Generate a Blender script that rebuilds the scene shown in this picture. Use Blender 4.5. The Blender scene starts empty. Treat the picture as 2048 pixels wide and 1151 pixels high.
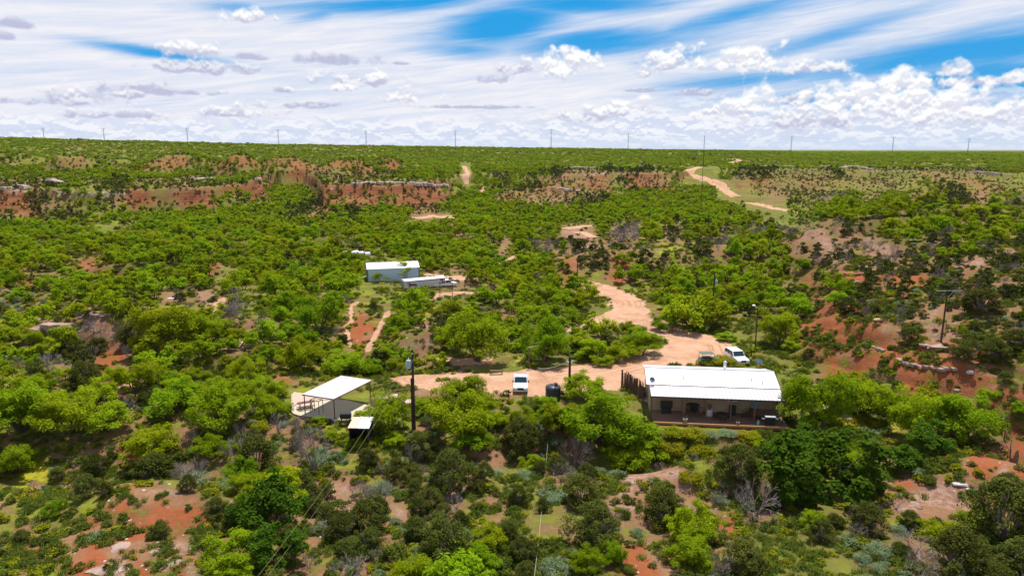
import bpy, bmesh, math, random
import numpy as np
from mathutils import Vector, Matrix, Euler
random.seed(7); RNG = np.random.default_rng(11)
S = bpy.context.scene
COL = S.collection
R = math.radians

# ------------------------------------------------------------------ camera
CAM_Z = 32.0
F = 1384.0                      # focal length in pixels of a 2048 px wide frame
PITCH = math.atan(277.0 / F)    # looking down
cd = bpy.data.cameras.new('camera'); cam = bpy.data.objects.new('camera', cd); COL.objects.link(cam)
cam.location = (0, 0, CAM_Z); cam.rotation_euler = (R(90) - PITCH, 0, 0)
cd.sensor_width = 36.0; cd.lens = 36.0 * F / 2048.0; cd.clip_start = 0.5; cd.clip_end = 60000
S.camera = cam
# ------------------------------------------------------------------ light and exposure
SUN_EL, SUN_AZ = R(72), R(20)   # azimuth measured from +Y towards +X
sl = bpy.data.lights.new('sun', 'SUN'); sun = bpy.data.objects.new('sun', sl); COL.objects.link(sun)
sl.energy = 5.0; sl.angle = R(0.53); sl.color = (1.0, 0.955, 0.88)
sdir = Vector((math.cos(SUN_EL) * math.sin(SUN_AZ), math.cos(SUN_EL) * math.cos(SUN_AZ), math.sin(SUN_EL)))
sun.rotation_euler = sdir.to_track_quat('Z', 'Y').to_euler(); sun.location = (0, 0, 200)
S.view_settings.view_transform = 'Standard'; S.view_settings.look = 'None'
S.view_settings.exposure = 0.27; S.view_settings.gamma = 1.0
S.render.engine = 'CYCLES'
S.cycles.use_denoising = True
S.cycles.max_bounces = 5; S.cycles.diffuse_bounces = 3; S.cycles.glossy_bounces = 2
S.cycles.transmission_bounces = 3; S.cycles.transparent_max_bounces = 4
S.cycles.sample_clamp_indirect = 4
S.cycles.caustics_reflective = False; S.cycles.caustics_refractive = False

# ------------------------------------------------------------------ node helper
class NT:
    def __init__(s, tree): s.t = tree; s.n = tree.nodes; s.l = tree.links
    def node(s, typ, **kw):
        n = s.n.new(typ)
        for k, v in kw.items():
            setattr(n, k, v)
        return n
    def put(s, sock, v):
        if v is None: return
        if isinstance(v, bpy.types.NodeSocket): s.l.new(v, sock)
        elif isinstance(v, (tuple, list)) and sock.type == 'RGBA' and len(v) == 3: sock.default_value = (*v, 1)
        else: sock.default_value = v
    def m(s, op, a, b=None, c=None, clamp=False):
        n = s.node('ShaderNodeMath', operation=op, use_clamp=clamp)
        s.put(n.inputs[0], a); s.put(n.inputs[1], b)
        if c is not None: s.put(n.inputs[2], c)
        return n.outputs[0]
    def vm(s, op, a, b=None):
        n = s.node('ShaderNodeVectorMath', operation=op); s.put(n.inputs[0], a); s.put(n.inputs[1], b)
        return n.outputs['Value'] if op in ('LENGTH', 'DOT_PRODUCT') else n.outputs[0]
    def mix(s, f, a, b, blend='MIX'):
        n = s.node('ShaderNodeMix', data_type='RGBA', blend_type=blend)
        s.put(n.inputs['Factor'], f); s.put(n.inputs[6], a); s.put(n.inputs[7], b)
        return n.outputs[2]
    def noise(s, vec, scale, detail=4, rough=0.55, dist=0.0):
        n = s.node('ShaderNodeTexNoise'); s.put(n.inputs['Vector'], vec)
        n.inputs['Scale'].default_value = scale; n.inputs['Detail'].default_value = detail
        n.inputs['Roughness'].default_value = rough; n.inputs['Distortion'].default_value = dist
        return n.outputs['Fac']
    def sstep(s, x, a, b, lo=0.0, hi=1.0):
        n = s.node('ShaderNodeMapRange', interpolation_type='SMOOTHSTEP')
        s.put(n.inputs[0], x); s.put(n.inputs[1], a); s.put(n.inputs[2], b); s.put(n.inputs[3], lo); s.put(n.inputs[4], hi)
        return n.outputs[0]
    def xyz(s, x=0.0, y=0.0, z=0.0):
        n = s.node('ShaderNodeCombineXYZ'); s.put(n.inputs[0], x); s.put(n.inputs[1], y); s.put(n.inputs[2], z)
        return n.outputs[0]
    def attr(s, name):
        return s.node('ShaderNodeAttribute', attribute_name=name)

# ------------------------------------------------------------------ sky
def build_world():
    w = bpy.data.worlds.new("World"); S.world = w; w.use_nodes = True
    w.node_tree.nodes.clear(); t = NT(w.node_tree)
    out = t.node('ShaderNodeOutputWorld'); bg = t.node('ShaderNodeBackground'); t.l.new(bg.outputs[0], out.inputs[0])
    sky = t.node('ShaderNodeTexSky', sky_type='NISHITA', sun_disc=False, sun_elevation=SUN_EL, sun_rotation=SUN_AZ)
    sky.air_density = 1.0; sky.dust_density = 0.6; sky.ozone_density = 2.0
    tc = t.node('ShaderNodeTexCoord'); sep = t.node('ShaderNodeSeparateXYZ'); t.l.new(tc.outputs['Generated'], sep.inputs[0])
    X, Y, Z = sep.outputs
    rad = 180 / math.pi
    U = t.m('MULTIPLY', t.m('ARCTAN2', X, Y), rad)                       # azimuth, degrees
    V = t.m('MULTIPLY', t.m('ARCSINE', Z), rad)                          # elevation, degrees
    def uv(px, py): # direction of a sky feature, degrees
        d = ray(px, py); return math.degrees(math.atan2(d[0], d[1])), math.degrees(math.asin(d[2]))
    UV = t.xyz(U, V, 0.0)
    base = t.mix(1.0, sky.outputs[0], (0.11, 0.11, 0.11), 'MULTIPLY')
    hs = t.node('ShaderNodeHueSaturation'); hs.inputs['Saturation'].default_value = 1.55; hs.inputs['Value'].default_value = 0.92
    hs.inputs['Hue'].default_value = 0.49
    t.l.new(base, hs.inputs['Color'])
    deep = t.mix(0.85, hs.outputs[0], (0.005, 0.34, 0.80))
    # thin high cloud: streaks that rise to the right, with blue openings
    cu = t.m('ADD', U, t.m('MULTIPLY', V, -2.2)); cv = t.m('ADD', V, t.m('MULTIPLY', U, -0.10))
    st = t.noise(t.xyz(t.m('MULTIPLY', cu, 0.055), t.m('MULTIPLY', cv, 0.34), 3.1), 1.0, 5, 0.52, 0.5)
    fine = t.noise(t.xyz(t.m('MULTIPLY', cu, 0.22), t.m('MULTIPLY', cv, 2.0), 7.7), 1.0, 6, 0.62, 0.5)
    hole = None
    for (px, py, rx, ry, tilt, amp) in [(1010, 50, 150, 42, .12, 1.15), (1190, 85, 190, 30, .05, 1.0), (800, 8, 260, 20, .1, 1.0), (640, 28, 70, 14, .2, .8),
                                   (1160, 8, 230, 24, 0, 1.0), (310, 106, 130, 12, -.10, 1.1), (1900, 112, 300, 30, .10, 1.0), (1960, 165, 200, 40, 0, 1.1),
                                   (1500, 160, 240, 18, .05, .7), (1420, 45, 260, 22, .2, .6), (1650, 75, 200, 18, .25, .55), (1750, 190, 300, 30, 0, .8), (480, 17, 60, 12, 0, .6),
                                   (940, 100, 110, 18, 0, .7), (1340, 115, 100, 22, .1, .6)]:
        cu0, cv0 = uv(px, py); k = 27.5 / 1024 * 1.45
        ex = t.m('MULTIPLY', t.m('SUBTRACT', U, cu0), 1 / (rx * k)); 
        ey = t.m('MULTIPLY', t.m('SUBTRACT', t.m('SUBTRACT', V, cv0), t.m('MULTIPLY', t.m('SUBTRACT', U, cu0), tilt)), 1 / (ry * k))
        g = t.m('MULTIPLY', t.m('EXPONENT', t.m('MULTIPLY', t.m('ADD', t.m('MULTIPLY', ex, ex), t.m('MULTIPLY', ey, ey)), -1.0)), amp)
        hole = g if hole is None else t.m('MAXIMUM', hole, g)
    nz = t.m('ADD', t.m('MULTIPLY', t.m('SUBTRACT', st, 0.5), 1.25), t.m('MULTIPLY', t.m('SUBTRACT', fine, 0.5), 0.55))
    cir = t.sstep(t.m('SUBTRACT', t.m('ADD', t.sstep(U, 2.0, 18.0, 0.90, 0.70), nz), t.m('MULTIPLY', hole, 1.12)), -0.35, 0.95)
    up = t.sstep(V, 20, 60)                                              # clearer overhead
    cir = t.m('MULTIPLY', cir, t.m('SUBTRACT', 1.0, t.m('MULTIPLY', up, 0.9)))
    deep = t.mix(up, deep, (0.02, 0.11, 0.34))
    veil = t.mix(t.sstep(fine, .3, .75), (0.74, 0.78, 0.90), (0.92, 0.90, 0.93))
    c = t.mix(t.m('MULTIPLY', cir, 0.97), deep, veil)
    # lower sky: pale blue-white haze
    c = t.mix(t.sstep(V, 2.2, 0.0, 0.0, 0.7), c, (0.62, 0.74, 0.92))
    # a field of small heaped clouds piling up towards the horizon
    inv = t.m('DIVIDE', 1.0, t.m('ADD', t.m('MAXIMUM', V, 0.05), 1.6))
    fp = t.xyz(t.m('MULTIPLY', t.m('MULTIPLY', U, inv), 1.5), t.m('MULTIPLY', inv, 19.0), 0.0)
    n1 = t.noise(t.xyz(t.m('MULTIPLY', U, 0.60), t.m('MULTIPLY', V, 0.95), 0.0), 1.0, 6, 0.52, 0.1)
    n1b = t.noise(t.xyz(t.m('MULTIPLY', U, 0.60), t.m('MULTIPLY', t.m('ADD', V, 0.2), 0.95), 0.0), 1.0, 6, 0.52, 0.1)
    right = t.sstep(U, -4.0, 22.0)
    topv = t.m('ADD', 3.1, t.m('MULTIPLY', right, 1.5))
    cov = t.sstep(V, t.m('ADD', topv, 1.0), t.m('SUBTRACT', topv, 2.2))
    bankm = t.sstep(t.m('ADD', n1, t.m('MULTIPLY', cov, 0.24)), 0.57, 0.67)
    lit = t.sstep(t.m('SUBTRACT', n1, n1b), -0.025, 0.045)
    bankc = t.mix(lit, (0.64, 0.71, 0.88), (0.93, 0.94, 0.98))
    c = t.mix(t.m('MULTIPLY', t.m('MULTIPLY', bankm, cov), t.sstep(V, 0.0, 1.6, 0.35, 0.85)), c, bankc)
    # single heaped clouds
    wob = t.noise(UV, 0.8, 5, 0.5); wob2 = t.noise(t.vm('ADD', UV, (0, .22, 0)), 0.8, 5, 0.5)
    w1 = t.m('MULTIPLY', t.m('SUBTRACT', wob, 0.5), 2.9)
    rel = t.sstep(t.m('SUBTRACT', wob, wob2), -0.06, 0.08)
    lst = [(498, 36, 36, 17, 1), (385, 104, 52, 22, .9), (400, 138, 90, 17, .55), (505, 116, 34, 9, .2), (655, 122, 78, 15, .25), (155, 198, 60, 20, .7), (290, 182, 62, 16, .35), (262, 192, 38, 9, .7),
           (570, 182, 26, 8, .7), (715, 162, 74, 19, .85), (682, 177, 34, 8, .9), (812, 196, 50, 20, 1), (25, 50, 36, 11, .1), (5, 72, 24, 10, .1), (795, 127, 28, 5, .1), (990, 160, 40, 12, .3),
           (1125, 135, 60, 33, 1.15), (1145, 118, 34, 28, 1.2), (1345, 120, 62, 22, 1.1), (1340, 135, 50, 9, .9), (1480, 125, 100, 24, 1.1), (1510, 115, 40, 22, 1.25), (1620, 136, 66, 14, .9), (1030, 140, 44, 16, .7), (1293, 148, 26, 15, .9),
           (1900, 144, 40, 14, 1.0), (1930, 168, 60, 12, .8), (2045, 152, 22, 14, 1.0), (1275, 182, 40, 5, .1), (1400, 187, 44, 9, .3), (1590, 200, 46, 12, .5),
           (1508, 212, 56, 32, 1.15), (1420, 228, 60, 22, 1.0), (1660, 205, 50, 30, 1.15), (1740, 200, 60, 36, 1.2), (1800, 170, 38, 34, 1.2), (1790, 215, 90, 40, 1.1), (1890, 205, 70, 34, 1.15), (1950, 230, 100, 32, 1.05), (1250, 220, 60, 22, 1.0),
           (1170, 235, 70, 18, .8), (1620, 245, 110, 26, .8), (230, 232, 90, 10, .7), (470, 228, 80, 12, .8), (515, 212, 34, 11, 1.0), (60, 204, 60, 9, .4), (435, 187, 22, 7, .3), (380, 187, 18, 6, .2), (640, 212, 70, 8, .3), (940, 215, 120, 5, .15)]
    for (px, py, rx, ry, br) in lst:
        cu0, cv0 = uv(px, py); k = 0.047
        dx = t.m('MULTIPLY', t.m('SUBTRACT', U, cu0), 1 / (rx * k)); dy = t.m('MULTIPLY', t.m('SUBTRACT', V, cv0), 1 / (ry * k))
        dyb = t.m('MAXIMUM', dy, t.m('MULTIPLY', dy, -1.9))
        e = t.m('SUBTRACT', t.m('ADD', 1.0, w1), t.m('SQRT', t.m('ADD', t.m('MULTIPLY', dx, dx), t.m('MULTIPLY', dyb, dyb))))
        mk = t.sstep(e, -0.05, 0.6)
        sh = t.m('ADD', t.m('MULTIPLY', dy, 0.5), t.m('ADD', t.m('MULTIPLY', rel, 0.7), br - 0.75), clamp=True)
        c = t.mix(t.m('MULTIPLY', mk, 0.93), c, t.mix(sh, (0.50, 0.52, 0.70), (1.0, 1.0, 1.0)))
    c = t.mix(t.sstep(Z, -0.002, -0.02), c, (0.10, 0.12, 0.06))          # ground bounce below the horizon
    t.l.new(c, bg.inputs[0]); bg.inputs[1].default_value = 0.85
    try: w.cycles.sampling_method = 'MANUAL'; w.cycles.sample_map_resolution = 512
    except Exception: pass

# ------------------------------------------------------------------ picture geometry helpers (numpy)
def ray(px, py):
    a = (px - 1024.0) / F; b = (575.5 - py) / F
    cp, sp = math.cos(PITCH), math.sin(PITCH)
    v = np.array([a, cp + b * sp, -sp + b * cp]); return v / np.linalg.norm(v)
def project(x, y, z):
    cp, sp = math.cos(PITCH), math.sin(PITCH)
    dz = z - CAM_Z
    depth = y * cp - dz * sp; upc = y * sp + dz * cp
    depth = np.maximum(depth, 1e-3)
    return 1024.0 + F * x / depth, 575.5 - F * upc / depth
def at_z(px, py, z):
    d = ray(px, py); k = (z - CAM_Z) / d[2]
    return Vector((d[0] * k, d[1] * k, z))

# ------------------------------------------------------------------ noise
def _h(ix, iy, seed):
    n = (ix.astype(np.int64) * 374761393 + iy.astype(np.int64) * 668265263 + seed * 1274126177) & 0xffffffff
    n = ((n ^ (n >> 13)) * 1103515245) & 0xffffffff
    n = ((n ^ (n >> 15)) * 2246822519) & 0xffffffff
    return ((n ^ (n >> 16)) & 0xffffff) / float(0xffffff)
def vnoise(x, y, seed=0):
    x = np.asarray(x, float); y = np.asarray(y, float)
    ix = np.floor(x); iy = np.floor(y); fx = x - ix; fy = y - iy
    fx = fx * fx * (3 - 2 * fx); fy = fy * fy * (3 - 2 * fy)
    a = _h(ix, iy, seed); b = _h(ix + 1, iy, seed); c = _h(ix, iy + 1, seed); d = _h(ix + 1, iy + 1, seed)
    return (a * (1 - fx) + b * fx) * (1 - fy) + (c * (1 - fx) + d * fx) * fy
def fbm(x, y, wl, octv=4, seed=0):
    s = 0; a = 0.5; f = 1.0 / wl
    for i in range(octv):
        s = s + a * (vnoise(x * f + 17.3 * i, y * f - 9.1 * i, seed + i) - 0.5) * 2; a *= 0.5; f *= 2.03
    return s
def ss(a, b, x):
    t = np.clip((x - a) / (b - a), 0, 1); return t * t * (3 - 2 * t)
def poly_dist(x, y, pts):
    best = np.full(np.shape(x), 1e9)
    for (x0, y0), (x1, y1) in zip(pts[:-1], pts[1:]):
        dx, dy = x1 - x0, y1 - y0; L = dx * dx + dy * dy + 1e-9
        t = np.clip(((x - x0) * dx + (y - y0) * dy) / L, 0, 1)
        best = np.minimum(best, np.hypot(x - x0 - t * dx, y - y0 - t * dy))
    return best

# ------------------------------------------------------------------ terrain
def P0(px, py, z=0.0):
    v = at_z(px, py, z); return (v.x, v.y)
FLAT = [[P0(560, 812), P0(700, 800), P0(830, 778), P0(1041, 775), P0(1180, 765), P0(1290, 735), P0(1400, 705), P0(1480, 720), P0(1600, 735)],
        [P0(1400, 705), P0(1350, 668), P0(1300, 648)], [P0(1270, 800, -.3), P0(1600, 812, -.3)]]
ROADS = [  # (pixel polyline, half width in m, terrain z guess) - laid on the ground as world points below
    ([(830, 757), (900, 764), (1000, 764), (1100, 752), (1200, 742), (1290, 722), (1370, 700), (1410, 690)], 3.4, 0.0),
    ([(1000, 768), (1080, 772), (1150, 765), (1230, 760), (1270, 757)], 3.6, 0.0),
    ([(1290, 722), (1330, 712), (1390, 718), (1425, 706), (1420, 690), (1385, 676)], 4.0, 0.0),
    ([(1400, 702), (1370, 684), (1340, 664), (1318, 650), (1290, 640), (1250, 640)], 3.0, 0.0),
    ([(1205, 645), (1240, 632), (1262, 618), (1258, 603), (1230, 588), (1200, 577), (1170, 573)], 3.4, 0.0),
    ([(1002, 524), (1022, 518), (1040, 513)], 2.6, 0.0), ([(1128, 456), (1150, 455), (1172, 451)], 3.2, 0.0), ([(1160, 464), (1178, 470), (1192, 474)], 3.0, 0.0),
    ([(870, 550), (900, 555), (935, 557)], 3.0, 0.0),
    ([(855, 592), (905, 585), (985, 588)], 3.6, 0.0),
    ([(1588, 424), (1545, 416), (1500, 405)], 2.6, 1.0), ([(1470, 392), (1445, 376), (1415, 360), (1380, 347), (1378, 340), (1400, 334)], 3.7, 6.0),
    ([(1440, 320), (1470, 318), (1480, 322), (1455, 327)], 4.5, 12.0),
    ([(928, 332), (936, 345), (925, 358), (932, 366)], 3.0, 10.0), ([(968, 375), (964, 388)], 2.6, 6.0),
    ([(832, 436), (862, 432), (898, 434)], 5.5, 0.0),
    ([(700, 690), (690, 655), (705, 640), (700, 612), (715, 604)], .62, 0.0), ([(735, 700), (755, 660), (768, 640), (778, 622)], .7, 0.0),
    ([(415, 640), (435, 610), (452, 590)], 1.0, 0.0), ([(860, 716), (900, 722), (960, 722), (975, 712)], 1.4, 0.0),
    ([(1080, 664), (1130, 660), (1165, 650)], 1.0, 0.0), ([(180, 792), (230, 780), (280, 762), (330, 750)], 1.6, 0.0),
]
_uf = [-0.80, -0.74, -0.60, -0.45, -0.38, -0.335, -0.30, -0.27, -0.18, -0.09, -0.05, 0.0, 0.06, 0.14, 0.24, 0.26, 0.30, 0.36, 0.50, 0.70, 0.85]
_foot = [345, 345, 330, 345, 380, 560, 560, 345, 355, 420, 520, 470, 470, 520, 560, 560, 450, 440, 450, 430, 430]
_cap = [378, 378, 362, 372, 430, 760, 760, 385, 388, 470, 640, 600, 590, 600, 640, 720, 700, 690, 690, 600, 600]
_ufar = [-0.85, -0.74, -0.34, -0.05, 0.12, 0.30, 0.42, 0.9]
_zfar = [54.0, 52.0, 41.0, 35.0, 31.0, 27.0, 22.0, 20.0]
KNOLLS = [(155, 307, 620, 26, 28), (200, 309, 650, 24, 40), (250, 311, 640, 23, 26), (330, 309, 610, 21, 30), (372, 303, 640, 27, 45), (487, 306, 600, 27, 26), (575, 308, 640, 24, 40), (705, 312, 600, 23, 36), (780, 308, 640, 24, 26), (40, 305, 700, 28, 50)]
BUMPS = [(-70, 112, 5.0, 13, 6), (-50, 120, 2.0, 8, 6), (-88, 106, 3.0, 8, 4), (-45, 100, 2.0, 7, 4), (-32, 59, 1.5, 10, 6), (22, 63, 2.6, 7, 4), (46, 62, 2.5, 8, 6), (-6, 63, 1.4, 4, 3), (-24, 104, -2.4, 6, 9), (-17, 112, 2.0, 7, 5),
         (-95, 182, 3.0, 22, 6), (-62, 226, 4.0, 8, 4), (-112, 168, -2.0, 20, 6), (-20, 100, -1.5, 8, 6)]
HFRONT = [P0(1312, 822, -.4), P0(1568, 833, -.4)]; HBELOW = [P0(1300, 868, -1.0), P0(1570, 880, -1.0)]
def H(x, y):
    x = np.asarray(x, float); y = np.asarray(y, float)
    r = np.hypot(x, y); ys = np.maximum(y, 1.0); u = np.where(y > 0, x / ys, np.sign(x) * 2); u = np.clip(u, -0.85, 0.9)
    flat = np.full(x.shape, 1e9)
    for pl in FLAT: flat = np.minimum(flat, poly_dist(x, y, pl))
    fl = ss(3.5, 11.0, flat)
    z = -0.05 + fl * (1.5 * fbm(x, y, 46, 4, 3) + 0.5 * fbm(x, y, 11, 3, 9)) * ss(60, 110, y + 30)
    # ravine in front of the house and the near slope
    cy = 69.5 + 3.2 * np.sin(x / 15.0) + 1.5 * np.sin(x / 6.1 + 1)
    z = z - 3.2 * np.exp(-((y - cy) / 5.2) ** 2) * (0.75 + 0.25 * np.sin(x / 9.0)) * fl
    z = z + ss(62, 46, y) * (1.6 + 1.2 * fbm(x, y, 22, 4, 31)) + ss(40, 0, y) * 2
    for (bx, by, h, sx, sy) in BUMPS:
        q = (x - bx) / sx; p = (y - by) / np.where(y < by, sy * 0.7, sy * 1.6)
        z = z + fl * h * np.exp(-(q * q + p * p) ** 1.4)
    # the house stands on footings where the bench drops away
    hd = poly_dist(x, y, HFRONT); z = z - .52 * ss(4.2, 1.6, hd) - .5 * ss(6.5, 2.5, poly_dist(x, y, HBELOW))
    # red hill to the right
    fx = np.interp(y, [40, 60, 66, 74, 85, 105, 125, 150, 165, 190, 230, 260], [120, 95, 80, 58, 46, 44, 50, 62, 66, 72, 95, 140])
    d = (x - fx) + 3.0 * fbm(x, y, 12, 3, 5)
    z = z + ss(0, 12, d) * (6.5 + 1.6 * fbm(x, y, 18, 4, 8)) * ss(250, 205, y) + ss(10, 45, d) * 4.0 * ss(240, 190, y)
    gul = np.abs(vnoise(x / 3.5 + 0.2 * y, y / 9.0, 77) - 0.5) * 2
    hill = ss(0, 4, d) * ss(22, 12, d)
    z = z - (1 - gul) ** 3 * 1.1 * hill + .55 * fbm(x, y, 2.6, 3, 301) * hill + .8 * np.abs(fbm(x, y, 6.5, 3, 303)) * hill
    # long low ridge behind the road
    rp = [(12, 176), (22, 182), (60, 190), (110, 205), (170, 215)]
    rd = poly_dist(x, y, rp) + 3 * fbm(x, y, 20, 3, 15)
    z = z + 6.0 * np.exp(-(np.maximum(rd, 0) / 13.0) ** 2.4) * ss(2, 20, x)
    # bluffs and the plateau beyond
    ft = np.interp(u, _uf, _foot); cp = np.interp(u, _uf, _cap)
    warp = fbm(x, y, 95, 4, 21) * 40 + fbm(x, y, 22, 3, 23) * 12
    t = np.clip((y + warp - ft) / (cp - ft), 0, 1.6)
    zz = 12.0 * (0.60 * np.minimum(t, 1) ** 1.1 + 0.26 * ss(0.84, 0.98, t) + 0.14 * ss(0.40, 0.50, t))
    z = z + zz
    gx = np.abs(vnoise(x / 9.0, y / 26.0, 55) - 0.5) * 2
    z = z - (1 - gx) ** 2 * 2.6 * ss(0.05, 0.4, t) * ss(1.15, 0.8, t)
    z = z + ss(1.1, 1.6, t) * 1.6 * fbm(x, y, 70, 4, 41)
    far = ss(0, 1, (r - 620) / 950.0)
    z = z + far * (np.interp(u, _ufar, _zfar) - 12.0)
    for (px, py, kr, kz, kw) in KNOLLS:
        k = (px - 1024) / F; kx, ky = kr * k, kr
        g = np.maximum(0, 1 - np.hypot(x - kx, (y - ky) * 0.8) / (kw * (1 + .3 * fbm(x, y, 20, 2, 4))))
        z = np.where(g > 0, np.maximum(z, 10 + (kz - 10) * np.minimum(1, g * 1.35) ** 0.9), z)
    z = z + ss(2500, 9000, r) * -12
    return z
def Hs(x, y): return float(H(np.array([x]), np.array([y]))[0])
def hit(px, py):
    """world point of the ground seen at a pixel (vectorised ray march)"""
    px = np.atleast_1d(np.asarray(px, float)); py = np.atleast_1d(np.asarray(py, float))
    a = (px - 1024.0) / F; b = (575.5 - py) / F; cp_, sp_ = math.cos(PITCH), math.sin(PITCH)
    dx, dy, dz = a, cp_ + b * sp_, -sp_ + b * cp_
    tt = np.full(px.shape, 36.0); done = np.zeros(px.shape, bool); lo = tt.copy()
    for i in range(420):
        if done.all(): break
        gap = CAM_Z + dz * tt - H(dx * tt, dy * tt)
        h = (gap <= 0) & ~done; done |= h
        step = np.maximum(0.25, np.maximum(gap * 0.6, tt * 0.002)); step = np.minimum(step, 8 + tt * .02)
        lo = np.where(done, lo, tt); tt = np.where(done, tt, tt + step)
    hi = tt
    for i in range(14):
        md = (lo + hi) / 2; gap = CAM_Z + dz * md - H(dx * md, dy * md)
        lo = np.where(gap > 0, md, lo); hi = np.where(gap > 0, hi, md)
    return dx * hi, dy * hi
def at(px, py):
    x, y = hit(px, py); return Vector((float(x[0]), float(y[0]), Hs(float(x[0]), float(y[0]))))
def top_z(p, py):
    """height at which a vertical above p is seen at picture row py"""
    d = ray(1024, py); return CAM_Z + p.y * d[2] / d[1]

# ------------------------------------------------------------------ cover map: what grows where (a coarse survey of the place)
SURVEY = """
MMjjRRjjjjRRMMRRMjRjjRRjMMMMMMMMMMMMMMMMMMMJMMMMMMMMMMMMMMMMMMMM
mmmmjmMMMMmmmmmmMmRjjgmmMMMMMmMMMMJPPJPJJPmmmmJJPRPJPPPjjjPPPjjM
PPPjmggJRgPPPjRRRMMjRRRRRRRRmMMJMJRjRRgJRRRmMMjRgjjgggjggmJgrjjg
RRJPPmJjRjjRRmMMjMMJRRRRmRRRMMMMRRPPJMMMMMMMMMggPjjDmjjMPjJJPPmD
jrRJJmMMMMMMMMMMMmJPRmJmMMPPMMMMMMMMMMMMMMMMMMMmGGGgMMMMMMMMMMGM
MMMMmGGmMMMMMMMMMMMMMMMMMMMMPMMMMMMPPMDDMJJMMJmDJDPPJJPMMMMMMMMM
MMMMMMMMMMMMMMMRMMMMMmmMMMMMMMmPMDDJPPJPPYggJDmMmPJPPDPPJgDmMJgJ
MMMMrRrMMMMMmRMMMMMMMMGGGGMMMMMMMMmRJRRMMjgmDgMMDMgJDgJDJJJgPPJJ
MRrMMMMMMMMMMGGMMMMMMMGGGGGPPPMMMMMRmRRMMMMMMMMMMgRMRRJRRRJJRJJJ
SMSMMmMMMMPJPPMGGMMMMMGgGgMGGGGMMMMMMMGGMMMMMMMMMJgjMJJgJgJJJJJJ
SDPgMPPMJYYYPPDGGMMMMJRgRMYYMMmPMMMMmGGGMMMMMGMMMMggRJPgJJPJJPPJ
GMPPPPPPJJYMMMJPDMMMMMRRMgPjMMMMmMMGMMMMMMGGGGGMMMRRRRRPJJPPJJJJ
MMgMJJJPMMMMMmPPPMMMDJRmmPPDMMMMMMMMMMMMMGGGGGGgGGgRRgRRRRPPJJJJ
MMMDgJRRMMMMMMMMMMMMMMMmMMMMMPPMYGMMMMGGGGGGGGGgGGgRgRRRRRRRPPJJ
MMMDMJRRgMMJMMMMMRMMMMMGggggPPGGGGgGGGGGGGGGGGGGGGgRRRggRRRRRRJg
MMMMMMMMMMMMMMMMMGGGGGGGGGPPPPPPPPPMMGGGGGGGGGGGGMMMMMmgRRgRRMRR
MDMMMMJDDJMMMMMDMGGGGGGGGGGGMMMgGGMMMMMMGGGGGGGGGMGMMMMgMMMMMMRM
gMMMMJJJMMMDDMMDMDDDMMGMMGJMMDMJJSMMMMMMMMmGGSGGGMMMYYYYMMMMMMgg
MMMMMJJDMMMDMMDJJDDDMMMMMJDDDMMPJSDDMMMMMMMMGSRSSBBBMSSMMMMgMMgR
MMJJJJjRRJJSSMDJJSgDSSMMSSJSJJPggSMDDMYMMMMMMJJSGBBBMSgMMgggRRRR
JYYYgJgGRgGDgSSMMggggggSJJJSJPSSgMJJSYSPPPPGGJJDBBBBBMMgPgggRRPR
gYPgPJGrPPPDggPMMgPPPPPSSJPJPPgggGSJJMgPJJPPYSDDBBBBBMMJRPPPgggJ
PgGGGGRRDRRRrgPMMMPJJPJDPJJPPggJMggSMMPPJJPPPGDDDBBBBMMPPPPPPJJJ
gGGGrRgRRRRRRjJMMMgJJPJJPSJJDgRJgggggJJgJJPPPRDDDGJGJDJGMGgMPJJJ
GRPrDgDRRRDRgJJMMMMDDJJJDJJJDSRJgggSJJDggMMMDRGGGGJJGDSSDMMMDMJJ
gGRgPRRPRPgPPgMMMMMJDDDSJJSJMMMJDggSJJRRRMMMJJGGGGGGgSSSJDMMMDJJ
GGgGRRRPPRgRPgMMMJJJJDPSMMSSMMgggMSSJJRRRPMgJJRGGGGGggSSDDJJJSJD
""".strip().split()
for _i, _r in enumerate(SURVEY): assert len(_r) == 64, (_i, len(_r))
GRID = np.array([[ord(ch) for ch in r_] for r_ in SURVEY])
for _r2, _c2, _k2 in ((7, 37, 'j'), (8, 35, 'r'), (8, 37, 'm')): GRID[_r2, _c2] = ord(_k2)
for _i in range(10, 17):
    for _j in range(50, 64):
        if GRID[_i, _j] == ord('R') and (_i * 7 + _j * 3) % 5 < 3: GRID[_i, _j] = ord('r')
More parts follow.
